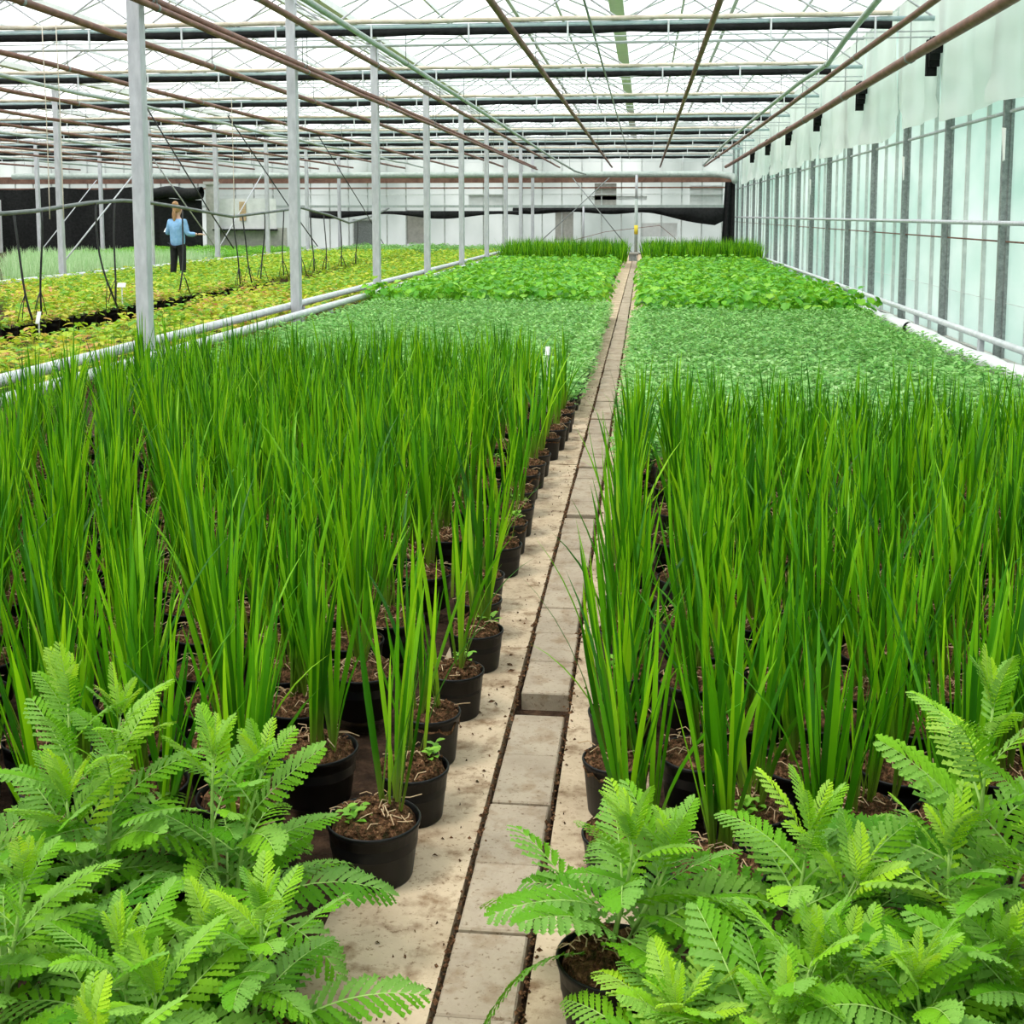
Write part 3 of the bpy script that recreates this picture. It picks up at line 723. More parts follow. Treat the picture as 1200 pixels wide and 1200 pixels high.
for x, y in spots[:nind]:
    o = link('sage_plant', SAGEM[R.randrange(7)], None, (x, y, 0), R.uniform(0, 6))
    tag(o, 'small grey-green sage plant in the low bed right of the path behind irises' if x > -0.2 else 'small grey-green sage plant in the low bed left of the path behind irises', 'sage plant', 'sage plants in the right bed' if x > -0.2 else 'sage plants in the left bed')
tag(many('sage_foliage', SAGEV, [(x, y, R.uniform(0, 6), R.uniform(0.95, 1.15), R.uniform(0.9, 1.1), R.randrange(6)) for x, y in spots[nind:]], [M['sage']]), 'low grey-green sage foliage filling the rest of both sage beds', 'sage plants', kind='stuff')

# --- broad round-leaved plants
def broad_mb(seed, n=46):
    r = random.Random(seed); c = MB()
    for i in range(n):
        a = r.uniform(0, 2 * PI); q = 0.21 * math.sqrt(r.random()) * (1 if i % 3 else 1.12)
        z = 0.40 - 0.15 * (q / 0.21) ** 2 - 0.24 * r.random() ** 2 + r.uniform(-0.02, 0.05)
        x, y = q * math.cos(a), q * math.sin(a); stalk(c, (x, y, z), 0.15, 0.003)
        round_leaf(c, (x, y, z), a + r.gauss(0, 0.6), r.uniform(0.05, 0.7) + 0.5 * (q / 0.21) ** 2, r.uniform(0.034, 0.066))
    return c
BRO = [broad_mb(700 + s) for s in range(7)]; BROM = [c.mesh('broadleaf_plant', M['broad']) for c in BRO]; BROV = [broad_mb(720 + s, 30).arrays() for s in range(5)]
spots = bed(-4.05, -0.66, 18.4, 34.3, 0.36, 0.38, inview, 0.05) + bed(0.10, 3.15, 16.95, 34.4, 0.36, 0.38, inview, 0.05)
spots.sort(key=lambda p: p[1] + (1.45 if p[0] > -0.25 else 0))
for x, y in spots[:300]:
    o = link('broadleaf_plant', BROM[R.randrange(7)], None, (x, y, -0.02), R.uniform(0, 6)); s = R.uniform(0.9, 1.15); fr = 1.22 if (y < 17.2 or (x < -0.25 and y < 18.7)) else 1.0; o.scale = (s * fr, s * fr, R.uniform(0.88, 1.15) * fr)
    tag(o, 'bright green round-leaved plant in the taller bed right of the path' if x > -0.25 else 'bright green round-leaved plant in the taller bed left of the path', 'leafy plant', 'round-leaved plants right' if x > -0.25 else 'round-leaved plants left')
tag(many('broadleaf_foliage', BROV, [(x, y, R.uniform(0, 6), R.uniform(0.95, 1.2), R.uniform(0.85, 1.05), R.randrange(5)) for x, y in spots[300:]], [M['broad']]), 'bright green leafy carpet in the far part of both round-leaved beds', 'leafy plants', kind='stuff')

# --- orange and lime plants in the left bay
def heu_mb(seed, n=32):
    r = random.Random(seed); c = MB()
    for i in range(n):
        a = r.uniform(0, 2 * PI); q = 0.19 * math.sqrt(r.random())
        z = 0.25 - 0.10 * (q / 0.19) ** 2 + r.uniform(-0.07, 0.05)
        stalk(c, (q * math.cos(a), q * math.sin(a), z))
        if i % 3: small_leaf(c, (q * math.cos(a), q * math.sin(a), z), a + r.gauss(0, 0.8), r.uniform(-0.2, 0.6), r.uniform(0.07, 0.12), r.uniform(0.055, 0.085))
        else: round_leaf(c, (q * math.cos(a), q * math.sin(a), z), a, r.uniform(0.05, 0.6), r.uniform(0.035, 0.055), 5)
    return c
HEU = [heu_mb(900 + s) for s in range(7)]; HEUM = [c.mesh('foamflower_plant', M['heu']) for c in HEU]; HEUF = [c.mesh('foliage', M['heu']) for c in HEU]; HEUV = [heu_mb(920 + s, 26).arrays() for s in range(5)]
vl = lambda x, y: x > -0.535 * y - 0.25
near_ = bed(-7.15, -4.75, 8.8, 44, 0.36, 0.36, vl, 0.06)
def gone(x, y): return (x < -6.55 and 12.3 < y < 17.5) or (x < -6.8 and y < 25) or (x < -7.0 and y < 30)
near_ = [p for p in near_ if not gone(*p)]
far_ = bed(-12.1, -8.0, 14.5, 44, 0.36, 0.36, vl, 0.06)
rowp = [(-7.68 + R.uniform(-.02, .02), 13.7 + 0.36 * k) for k in range(30)]
for i, (x, y) in enumerate(rowp):
    t = thing('potted_foamflower', f'lime and orange leafy plant in black pot facing the bare strip, {ORD[i]} of its row' if i < 24 else 'lime and orange potted plant toward the far end of the row facing the bare strip', 'leafy plant', (x, y, -0.04), R.uniform(0, 6), 'potted plants facing the bare strip')
    p = link('pot', POT_BIG, t); p.scale = (1.15, 1.15, 1.4); link('foliage', HEUF[R.randrange(7)], t, (0, 0, 0.06))
both = sorted(near_ + far_, key=lambda p: p[1]); ni = 300 - len(rowp)
for x, y in both[:ni]:
    o = link('foamflower_plant', HEUM[R.randrange(7)], None, (x, y, -0.02), R.uniform(0, 6)); o.scale = (1, 1, R.uniform(0.8, 1.25))
    tag(o, 'lime and orange leafy plant between the near posts and the bare strip' if x > -7.4 else 'lime and orange leafy plant beyond the bare strip, before the second post row', 'leafy plant', 'lime and orange plants near side' if x > -7.4 else 'lime and orange plants far side')
tag(many('foamflower_foliage', HEUV, [(x, y, R.uniform(0, 6), R.uniform(1, 1.2), R.uniform(0.85, 1.2), R.randrange(5)) for x, y in both[ni:]], [M['heu']]), 'lime and orange foliage filling the far part of the left bay', 'leafy plants', kind='stuff')

# --- pale grassy plants and green seedlings behind the second post row
def pale_mb(seed):
    r = random.Random(seed); c = MB()
    for i in range(26):
        a = r.uniform(0, 2 * PI); q = 0.16 * math.sqrt(r.random())
        blade(c, (q * math.cos(a), q * math.sin(a), 0), a, abs(r.gauss(0, 0.22)), r.uniform(0.3, 0.55), r.uniform(0.008, 0.016), r.uniform(-0.1, 0.4), 3)
    return c.arrays()
PALE = [pale_mb(s) for s in range(5)]
tag(many('pale_grass', PALE, [(x, y, R.uniform(0, 6), 1.3, R.uniform(0.85, 1.15), R.randrange(5)) for x, y in bed(-19.5, -12.9, 23, 37, 0.34, 0.42, vl, 0.1)], [M['pale']]), 'pale silvery green grassy plants behind the second row of posts', 'grass', kind='stuff')
tag(many('low_greenery', SAGEV, [(x, y, R.uniform(0, 6), 1.6, R.uniform(0.9, 1.3), R.randrange(6)) for x, y in bed(-19.5, -12.9, 37.4, 47, 0.42, 0.5, vl, 0.1)], [M['broad']]), 'low bright green plants before the back wall, behind second post row', 'plants', kind='stuff')
tag(many('dark_greenery', SAGEV, [(x, y, R.uniform(0, 6), 1.6, R.uniform(0.9, 1.5), R.randrange(6)) for x, y in bed(-11.5, -4.9, 44.4, 48.5, 0.45, 0.5, vl, 0.1)], [M['sage']]), 'low darker green plants at the far end of the left bay', 'plants', kind='stuff')

# --- feathery yarrow in the foreground
def frond_base(n, seed):
    """flat feathery leaf along +u (length 1): toothed pinnae on both sides of a midrib"""
    r = random.Random(seed); V = []; F = []; k = 0
    def add(v, f):
        nonlocal k
        V.extend(v); F.extend([[i + k for i in q] for q in f]); k += len(v)
    for i in range(n):
        t = 0.13 + 0.85 * (i / (n - 1)) ** 0.92
        pl = 0.235 * max(0.12, (1 - abs((t - 0.50) / 0.60) ** 2.2)) * r.uniform(0.9, 1.08)
        for s in (-1, 1):
            ang = rad(66 - 26 * t) + r.gauss(0, 0.05)
            d = np.array((math.cos(ang), s * math.sin(ang), 0)); nn = np.array((-s * math.sin(ang), math.cos(ang), 0)) * s
            tt = t + (0.015 if s > 0 else 0)
            w = 0.037 * (0.6 + 1.6 * pl); K = 5; vv = []
            tw = r.uniform(-0.25, 0.25)
            for j in range(K + 1):
                q = j / K
                base = np.array((tt, 0, 0)) + d * pl * q + np.array((0, 0, -0.25 * pl * q * q))
                env = w * (0.50 + 1.1 * q - 1.35 * q ** 2.4) if j < K else 0
                # tooth: outer point swept forward, then cut back in
                if j < K:
                    o1 = base + nn * env * 0.72 + np.array((0, 0, tw * env)); o2 = base - nn * env * 0.72 - np.array((0, 0, tw * env))
                    p1 = base + d * pl * 0.8 / K + nn * env * 1.18 + np.array((0, 0, tw * env)); p2 = base + d * pl * 0.8 / K - nn * env * 1.18 - np.array((0, 0, tw * env))
                    vv += [base, o1, o2, p1, p2]
                else: vv += [base]
            ff = []
            for j in range(K):
                a = 5 * j; nb = 5 * (j + 1)
                n1, n2 = (nb + 1, nb + 2) if j < K - 1 else (nb, nb)
                ff.append([a, a + 1, a + 3, nb] if n1 == nb else [a, a + 1, a + 3, n1, nb]); ff.append([a, nb, a + 4, a + 2] if n2 == nb else [a, nb, n2, a + 4, a + 2])
            add(vv, ff)
    # midrib: thin raised strip
    vv = []; ff = []
    for j in range(9):
        t = j / 8; w = 0.011 * (1 - 0.8 * t)
        vv += [(t, w, 0.002), (t, 0, 0.010 * (1 - 0.7 * t)), (t, -w, 0.002)]
    for j in range(8):
        a = 3 * j; ff += [[a, a + 1, a + 4, a + 3], [a + 1, a + 2, a + 5, a + 4]]
    nb = len(F); add([np.array(v) for v in vv], ff)
    return np.array(V), F, nb
FR = [frond_base(n, s) for n, s in ((13, 1), (14, 2), (12, 3), (14, 4), (15, 5))]
def put_frond(c, p, az, pitch, L, droop, roll, r, wid=1.0, tone=0.4):
    """bend a flat frond along an arc and set it at p; pitch = rise at its root, droop = total turn downwards"""
    V, F, nb = FR[r.randrange(5)]
    u = V[:, 0]; v = V[:, 1] * wid; w = V[:, 2] + 0.22 * np.abs(v) * (1 - 0.4 * u)
    dr = droop if abs(droop) > 1e-3 else 1e-3
    side = r.gauss(0, 0.25)
    ang = pitch - dr * u
    # integral of (cos, sin)(pitch - dr u) over u
    X = (np.sin(pitch) - np.sin(ang)) / dr; Z = (np.cos(ang) - np.cos(pitch)) / dr
    cr, sr = math.cos(roll), math.sin(roll)
    v2 = v * cr - w * sr; w2 = v * sr + w * cr
    X = X - w2 * np.sin(ang); Z = Z + w2 * np.cos(ang); Yv = v2 + side * u * u * 0.5
    ca, sa = math.cos(az), math.sin(az)
    P = np.stack([X * ca - Yv * sa, X * sa + Yv * ca, Z], 1) * L + np.array(p)
    n0 = c.n; c.v.append(P); c.t.append((n0, n0 + len(P), min(1, max(0, tone + r.gauss(0, 0.18)))))
    for i, f in enumerate(F):
        c.f.append([q + n0 for q in f]); c.m.append(1 if i >= nb else 0); c.smooth.append(False)
    c.n += len(P)
def yarrow(x, y, label, stems, rosette=10, seed=0, rl=0.24, az0=None, pot=True, tone=0):
    r = random.Random(seed)
    t = thing('potted_yarrow', label, 'yarrow plant', (x, y, -0.005), 0, 'feathery yarrow plants in front')
    if pot: link('pot', POT_BIG, t); link('soil', SOIL_BIG, t)
    for (dx, dy, h, dens) in stems:
        h -= 0.095 if h > 0.4 else 0.045
        bx, by = dx * 0.25, dy * 0.25
        pts = [np.array((bx + (dx - bx) * q + 0.012 * math.sin(3 * q + seed), by + (dy - by) * q, 0.13 + (h - 0.13) * q)) for q in np.linspace(0, 1, 8)]
        s = MB(); s.tube(pts, [0.0062 - 0.004 * q for q in np.linspace(0, 1, 8)], 7); so = s.build('stem', M['yarrow_stem'], t)
        c = MB(); n = dens; a = r.uniform(0, 6)
        for i in range(n):
            q = 0.12 + 0.86 * (i / (n - 1)); a += 2.4 + r.gauss(0, 0.3)
            j = min(6, int(q * 7)); f = q * 7 - j; p = pts[j] * (1 - f) + pts[j + 1] * f
            L = rl * (1.05 - 0.62 * q ** 1.6) * r.uniform(0.85, 1.15)
            put_frond(c, p, a, rad(28 + 48 * q ** 1.5) + r.gauss(0, 0.15), L, rad(r.uniform(35, 85)) * (1.15 - 0.75 * q), r.gauss(0, 0.35), r, 1.0, 0.28 + 0.42 * q + tone)
        for i in range(5):   # unfolding tuft at the tip
            put_frond(c, pts[-1], a + i * 1.3, rad(r.uniform(62, 85)), rl * r.uniform(0.28, 0.46), rad(r.uniform(-10, 30)), r.gauss(0, 0.4), r, 0.8, 0.85)
        c.build('foliage', [M['yarrow'], M['yarrow_stem']], so)
    if rosette:
        c = MB()
        for i in range(rosette):
            a = (az0 if az0 is not None else 0) + i * 2.4 + r.gauss(0, 0.3)
            put_frond(c, (0.03 * math.cos(a), 0.03 * math.sin(a), 0.135), a, rad(r.uniform(25, 70)), rl * r.uniform(0.9, 1.35), rad(r.uniform(40, 100)), r.gauss(0, 0.3), r, 1.0, 0.3 + tone)
        c.build('basal_leaves', [M['yarrow'], M['yarrow_stem']], t)
YAR = [
    (-1.06, 2.16, 'tall yarrow at the far left, rising against the iris leaves', [(-0.03, 0.02, 0.66, 15), (0.07, 0.03, 0.63, 14), (0.0, -0.06, 0.50, 12)], 12, 0.25),
    (-0.80, 2.20, 'yarrow with two upright stems just behind the front left cluster', [(-0.02, 0.0, 0.55, 14), (0.07, 0.02, 0.52, 13)], 9, 0.23),
    (-1.04, 1.80, 'yarrow with one central stem in the front left cluster', [(0.02, 0.02, 0.50, 14), (-0.10, 0.0, 0.42, 11)], 12, 0.24),
    (-0.63, 1.86, 'yarrow of the left cluster nearest the widest iris pot', [(0.0, 0.0, 0.40, 15), (-0.10, 0.03, 0.33, 11)], 8, 0.20),
    (-0.83, 1.78, 'yarrow filling the middle of the front left cluster', [(0.0, 0.0, 0.36, 13), (0.08, -0.05, 0.33, 11)], 12, 0.24),
    (-1.32, 2.02, 'yarrow cut by the left edge of the picture', [(0.0, 0.0, 0.50, 13), (0.1, 0.0, 0.46, 12)], 12, 0.25),
    (-0.68, 1.55, 'yarrow in the front left cluster closest to the pavers', [(0.0, 0.0, 0.30, 12), (-0.1, 0.05, 0.34, 12)], 8, 0.20),
    (0.60, 2.12, 'tallest yarrow of the right cluster with a thick stem', [(0.02, 0.02, 0.74, 17), (0.10, -0.04, 0.62, 14), (-0.06, -0.04, 0.50, 12)], 12, 0.28),
    (0.30, 2.14, 'yarrow with one straight stem in the middle of right cluster', [(0.0, 0.0, 0.49, 14), (0.08, -0.05, 0.38, 12)], 12, 0.26),
    (-0.04, 2.15, 'yarrow of the right cluster reaching over the pavers', [(0.02, 0.0, 0.45, 12), (0.09, 0.02, 0.42, 11)], 6, 0.26),
    (0.06, 1.86, 'short bright yellow-green yarrow at the bottom of the right cluster', [(0.0, 0.0, 0.27, 13), (0.06, 0.05, 0.25, 11)], 8, 0.20),
    (0.44, 1.84, 'yarrow in front of the straight stemmed one, right cluster', [(0.0, 0.0, 0.36, 13), (-0.10, 0.05, 0.34, 12)], 12, 0.25),
    (0.68, 1.90, 'yarrow in the bottom right corner of the picture', [(0.0, 0.0, 0.42, 13), (-0.08, 0.02, 0.36, 12)], 12, 0.25),
    (0.24, 1.80, 'yarrow at bottom between the bright short one and the corner', [(0.0, 0.0, 0.30, 12), (0.05, 0.1, 0.35, 12)], 10, 0.24),
]
for i, (x, y, lab, st, ro, rl) in enumerate(YAR): yarrow(x, y, lab, st, ro, 40 + i, rl, tone=0.35 if 'bright yellow' in lab else 0)

# ------------------------------------------------------------------ irrigation hose and droppers in the left bay
HX = -7.55
hz = [(12.0, 1.50), (13.9, 1.52), (14.6, 1.55), (16.2, 1.67), (17.2, 1.71), (18.0, 1.70), (19.4, 1.63), (22.0, 1.47), (24.5, 1.57), (26.6, 1.66), (29, 1.50), (31, 1.30), (33.5, 1.45), (36, 1.7)]
pipe('grey irrigation hose sagging above the lime and orange plants', [(HX, y, z) for y, z in hz], 0.028, 'hose_grey', 'irrigation_hose', 'hose', collars=False)
def hz_at(y):
    for (a, za), (c, zc) in zip(hz[:-1], hz[1:]):
        if a <= y <= c: return za + (zc - za) * (y - a) / (c - a)
    return 1.5
dl = [14.1, 14.75, 16.3, 16.95, 19.6, 22.1, 22.6, 23.9, 25.2, 26.5, 27.4, 28.6, 30.1, 31.9]
for i, y in enumerate(dl):
    r = random.Random(i); z0 = hz_at(y); n = 9; c = MB(); dx, dy = r.uniform(-0.15, 0.2), r.uniform(-0.2, 0.2)
    P = [(HX + dx * (q ** 2) + 0.02 * math.sin(5 * q + i), y + dy * q ** 2, z0 - (z0 - 0.22) * q) for q in np.linspace(0, 1, n)]
    c.tube(P, 0.013, 6)
    for j in range(3):
        a = r.uniform(0, 6); e = P[6]
        c.tube([e, (e[0] + 0.06 * math.cos(a), e[1] + 0.06 * math.sin(a), e[2] - 0.14), (e[0] + 0.12 * math.cos(a), e[1] + 0.14 * math.sin(a), 0.2)], 0.006, 4)
    tag(c.build('dropper_hose', M['hose']), f'black dropper hose dangling from the sagging irrigation hose, {ORD[i]} from the left', 'hose', 'black dropper hoses')
# thin bracing rods between the posts of the left bays
def rod(label, pts, r=0.012, m='galv_dark', name='bracing_rod', cat='rod', group=None):
    c = MB(); c.tube(pts, r, 6); return tag(c.build(name, M[m]), label, cat, group)
rod('slanting dark wire in the left bay, nearest of its kind', [(-8.0, 19.0, 3.4), (-7.6, 20.9, 1.6), (-7.4, 21.6, 0.9)], 0.012, 'hose', 'slanting_wire', 'wire')
rod('slanting dark wire in left bay just left of the second near post', [(-8.0, 23.2, 3.4), (-7.6, 25.8, 1.7), (-7.3, 27, 0.8)], 0.012, 'hose', 'slanting_wire', 'wire')
rod('slanting dark wire in left bay between second and third near posts', [(-7.9, 29.5, 3.4), (-7.5, 32.4, 1.7), (-7.3, 34, 0.7)], 0.012, 'hose', 'slanting_wire', 'wire')
for i, (p, q) in enumerate((((-12.5, 25.4, 0.5), (-12.5, 30.0, 2.9)), ((-12.5, 35.1, 0.5), (-12.5, 39.6, 2.9)), ((-12.5, 30.5, 2.9), (-12.5, 34.8, 0.6)), ((-20.5, 40.2, 0.4), (-20.5, 44.5, 2.8)))):
    rod(f'pale diagonal brace between far left posts, {ORD[i]} counting from the camera', [p, q], 0.018, 'galv', 'diagonal_brace', 'brace', 'diagonal braces between the far left posts')
for i, (p, q) in enumerate((((-2.9, 49.8, 3.0), (-0.45, 49.8, -0.05)), ((-4.7, 49.7, -0.05), (-1.4, 49.7, 3.0)))):
    rod('thin cross brace before the back wall falling toward the path' if i == 0 else 'thin cross brace before the back wall rising toward the path', [p, q], 0.022, 'galv_dark', 'cross_brace', 'brace')
rod('grey post standing at the crossing of the back wall braces', [(-2.45, 49.9, 0), (-2.45, 49.9, 1.85)], 0.045, 'galv', 'brace_post', 'post')
rod('thin drooping wire in front of the back wall', [(-3.6, 48, 0.0), (-3.4, 48, 0.35), (-1.5, 48, 0.85), (0.6, 48, 1.1), (1.2, 48, 0.6), (1.5, 48, 0.0)], 0.012, 'rust', 'drooping_wire', 'wire')
# twine hanging from the roof on the left
for i, (x, y) in enumerate(((-7.2, 14.3), (-6.9, 20.2), (-7.0, 14.25))):
    c = MB(); P = [(x + 0.01 * math.sin(q * 3), y, 3.8 - q * 2.35) for q in np.linspace(0, 1, 8)]; c.tube(P, 0.006, 4)
    tag(c.build('hanging_twine', M['cream']), ('pale twine hanging from the roof at far left, outer strand', 'pale twine hanging from the roof between the first and second near posts', 'pale twine hanging from the roof at far left, inner strand')[i], 'twine')

# T-shaped plant labels
def label_stake(lab, x, y, h, w, hh, g='plant label stakes'):
    t = thing('plant_label', lab, 'plant label', (x, y, 0), 0, g)
    c = MB(); c.box((0, 0, h / 2), (0.018, 0.008, h)); c.build('stake', M['white'], t)
    c = MB(); c.box((0, -0.008, h), (w, 0.008, hh), rot=Matrix.Rotation(rad(-25), 3, 'X')); c.build('card', M['white'], t)
label_stake('white T-shaped plant label sticking up beside the nearest post', -7.75, 17.55, 0.46, 0.13, 0.07)
label_stake('small white card label in the front black pots at far left', -7.42, 14.35, 0.24, 0.05, 0.16)
label_stake('white label tag among leaves at the back of the iris bed', -0.72, 9.25, 0.47, 0.035, 0.07)

# ------------------------------------------------------------------ the far end
rod('green pole with a yellow band at the end of the path', [(-0.30, 46.5, 0), (-0.30, 46.5, 2.1)], 0.07, 'green_pipe', 'banded_pole', 'pole')
po = bpy.data.objects['banded_pole']
c = MB(); c.tube([(-0.30, 46.5, 0.78), (-0.30, 46.5, 1.12)], 0.076, 10); c.build('yellow_band', M['yellow'], po)
c = MB(); c.tube([(-0.30, 46.5, 2.1), (-0.30, 46.5, 3.0)], 0.05, 10); c.build('upper_tube', M['galv'], po)
t = thing('valve_box', 'small dark valve box standing on the far end of the path', 'box', (-0.36, 40.6, -0.005))
c = MB(); c.box((0, 0, 0.12), (0.26, 0.26, 0.24)); c.build('body', M['galv_dark'], t)
c = MB(); c.box((0, 0, 0.26), (0.42, 0.34, 0.05)); c.build('lid', M['concrete_grey'], t)
# dark drooping screen on the back wall right
c = MB(); P = []
for v in np.linspace(0, 1, 8):
    row = []
    for u in np.linspace(0, 1, 40):
        x = -5.4 + 8.7 * u; dep = 0.22 + 0.05 * math.sin(u * 17) + max(0, (u - 0.58) / 0.42) ** 1.4 * 0.62 - max(0, (u - 0.95) / 0.05) * 0.3
        row.append((x, 50.6 - 0.12 * math.sin(v * PI) - 0.03 * math.sin(u * 40 + v * 4), 1.80 - dep * v))
    P.append(row)
c.grid(P); tag(c.build('drooping_screen', M['black']), 'black screen drooping along the back wall rail at right', 'screen')
c = MB(); P = []
for v in np.linspace(0, 1, 4):
    P.append([(3.05 + 0.38 * u - 0.12 * v * (1 - u), 47.6 + 0.06 * math.sin(u * 12), 2.75 - 2.7 * v) for u in np.linspace(0, 1, 14)])
c.grid(P); tag(c.build('dark_curtain', M['black']), 'narrow dark grey curtain hanging in the far right corner', 'curtain')
# black shade net walls far left
def net(label, x0, x1, y, z0, z1, ph):
    c = MB(); P = []
    for v in np.linspace(0, 1, 8):
        P.append([(x, y + 0.12 * math.sin(x * 2.2 + ph) + 0.05 * math.sin(x * 6), z0 + (z1 - z0) * v - 0.12 * v * abs(math.sin((x - x0) * 0.9))) for x in np.linspace(x0, x1, 40)])
    c.grid(P); return tag(c.build('shade_net', M['black']), label, 'net')
net('wide black shade net hung across the far left end', -27.5, -19.2, 48.2, 0.0, 2.65, 0)
net('narrower black shade net behind the person', -19.0, -17.3, 46.8, 0.0, 2.2, 1)
c = MB(); P = []
for a in np.linspace(0, 2 * PI, 12): P.append([(x, 46.6 + 0.3 * math.cos(a), 2.35 + 0.24 * math.sin(a) + 0.05 * math.sin(x * 4)) for x in np.linspace(-19.3, -17.2, 14)])
c.grid(P); tag(c.build('rolled_net', M['black']), 'rolled black net hanging above the person', 'net')
t = thing('white_panel_wall', 'white board partition right of the person before the back wall', 'partition', (-15.7, 47.5, 0))
c = MB(); c.box((0, 0, 1.55), (2.4, 0.06, 1.2)); c.build('upper_board', M['board'], t)
c = MB(); c.box((0.2, 0.05, 0.5), (2.8, 0.06, 1.0)); c.build('lower_board', M['concrete_grey'], t)
c = MB(); c.box((-0.15, -0.05, 1.65), (0.26, 0.05, 0.75)); c.build('wooden_strip', M['wood'], t)
c = MB(); c.box((0, -0.25, 0.92), (2.5, 0.5, 0.05)); c.build('shelf', M['black'], t)
t = thing('concrete_pillar', 'pale concrete pillar between black net and white partition', 'pillar', (-17.05, 47.3, 0)); 
c = MB(); c.box((0, 0, 1.35), (0.36, 0.36, 2.7)); c.build('shaft', M['concrete_grey'], t); c = MB(); c.box((0, 0, 2.75), (0.5, 0.5, 0.12)); c.build('cap', M['concrete_grey'], t)
t = thing('dark_hatch', 'dark grey square hatch in the back wall of the left bay', 'hatch', (-11.75, 50.85, 0.75))
c = MB(); c.box((0, 0, 0), (0.8, 0.06, 1.05)); c.build('panel', M['galv_dark'], t); c = MB(); c.box((0, -0.02, 0.55), (0.9, 0.06, 0.06)); c.box((-0.43, -0.02, 0), (0.06, 0.06, 1.1)); c.box((0.43, -0.02, 0), (0.06, 0.06, 1.1)); c.build('frame', M['alu'], t)
t = thing('window_shelf', 'long dark ledge with cloth along the back wall, left bay', 'ledge', (-9.5, 50.4, 1.62))
c = MB(); c.box((0, 0, 0), (9.0, 0.4, 0.10)); c.build('board', M['galv_dark'], t)
c = MB(); P = []
for v in np.linspace(0, 1, 5): P.append([(x, -0.22 - 0.05 * math.sin(v * 3), 0.04 - (0.22 + 0.1 * math.sin(x * 1.3)) * v) for x in np.linspace(-4.5, 4.5, 30)])
c.grid(P); c.build('cloth', M['black'], t)
t = thing('white_cabinet', 'white cabinet with dark opening at the far left edge', 'cabinet', (-26.6, 46.5, 0))
c = MB(); c.box((0, 0, 1.05), (2.1, 0.5, 2.1)); c.build('body', M['board'], t); c = MB(); c.box((-0.2, -0.26, 1.55), (0.5, 0.04, 0.6)); c.build('opening', M['galv_dark'], t)

# ------------------------------------------------------------------ the person
def skin_obj(name, pts, edges, radii, m, parent, levels=2, root=0):
    me = bpy.data.meshes.new(name); me.from_pydata(pts, edges, []); o = link(name, me, parent)
    o.modifiers.new('skin', 'SKIN'); me.skin_vertices.new() if not me.skin_vertices else None
    for i, r in enumerate(radii):
        sv = me.skin_vertices[0].data[i]; sv.radius = (r, r) if not isinstance(r, tuple) else r; sv.use_root = (i == root)
    s = o.modifiers.new('sub', 'SUBSURF'); s.levels = levels; s.render_levels = levels
    me.materials.append(m); return o
pp = thing('person', 'person with tied-up hair, blue shirt and black trousers standing among the plants', 'person', (-10.40, 26.6, -0.06), rad(-12))
# x right, y forward (away from the camera), z up
hip, wst, chs, nck = (0, 0, 0.93), (0, 0.0, 1.08), (0, -0.01, 1.34), (0, 0, 1.49)
pts = [(0, 0, 0.95), (0, -0.005, 1.10), (0, -0.01, 1.26), (0, 0.0, 1.40), (0, 0.0, 1.50), (0.01, 0.01, 1.57),          # trunk and neck 0-5
       (0.02, 0.02, 1.64), (0.03, 0.025, 1.72),                                                                         # head 6,7
       (-0.17, 0, 1.40), (-0.25, 0.0, 1.15), (-0.35, 0.14, 1.19),                                                        # left arm 8-10
       (0.17, 0, 1.40), (0.25, 0.0, 1.13), (0.44, 0.12, 1.13),                                                           # right arm 11-13
       (-0.09, 0, 0.88), (-0.11, 0.0, 0.50), (-0.13, -0.03, 0.09), (-0.13, 0.09, 0.05),                                 # left leg 14-17
       (0.09, 0, 0.88), (0.10, 0.01, 0.50), (0.11, 0.0, 0.09), (0.12, 0.12, 0.05)]                                      # right leg 18-21
ed = [(0, 1), (1, 2), (2, 3), (3, 4), (4, 5), (5, 6), (6, 7), (3, 8), (8, 9), (9, 10), (3, 11), (11, 12), (12, 13), (0, 14), (14, 15), (15, 16), (16, 17), (0, 18), (18, 19), (19, 20), (20, 21)]
rd = [0.07, 0.08, 0.10, 0.10, 0.055, 0.05, 0.085, 0.07, 0.055, 0.042, 0.030, 0.055, 0.042, 0.030, 0.065, 0.055, 0.04, 0.035, 0.065, 0.055, 0.04, 0.035]
body = skin_obj('body', pts, ed, rd, M['skin'], pp)
# five fingers on each hand, rooted in a palm
def hand(w, fwd, side, up):
    w = np.array(w); fwd = np.array(fwd) / np.linalg.norm(fwd); side = np.array(side) / np.linalg.norm(side); up = np.array(up)
    P = [w - fwd * 0.01, w + fwd * 0.05]; E = [(0, 1)]; Rr = [0.024, 0.030]
    for k, (off, L) in enumerate(((-0.028, 0.058), (-0.009, 0.07), (0.011, 0.066), (0.030, 0.052))):
        b0 = len(P); P += [w + fwd * 0.085 + side * off, w + fwd * (0.085 + L * 0.55) + side * off - up * 0.008, w + fwd * (0.085 + L) + side * off - up * 0.028]
        E += [(1, b0), (b0, b0 + 1), (b0 + 1, b0 + 2)]; Rr += [0.011, 0.009, 0.007]
    b0 = len(P); P += [w + fwd * 0.04 - side * 0.042, w + fwd * 0.08 - side * 0.055 - up * 0.02]; E += [(1, b0), (b0, b0 + 1)]; Rr += [0.012, 0.009]
    return [tuple(p) for p in P], E, Rr
for w, f, s in (((-0.355, 0.15, 1.19), (-0.5, 0.85, 0.05), (-0.85, -0.5, 0)), ((0.45, 0.125, 1.13), (0.85, 0.5, 0.05), (0.5, -0.85, 0))):
    P, E_, Rr = hand(w, f, s, (0, 0, 1)); skin_obj('hand', P, E_, Rr, M['skin'], pp, 1)
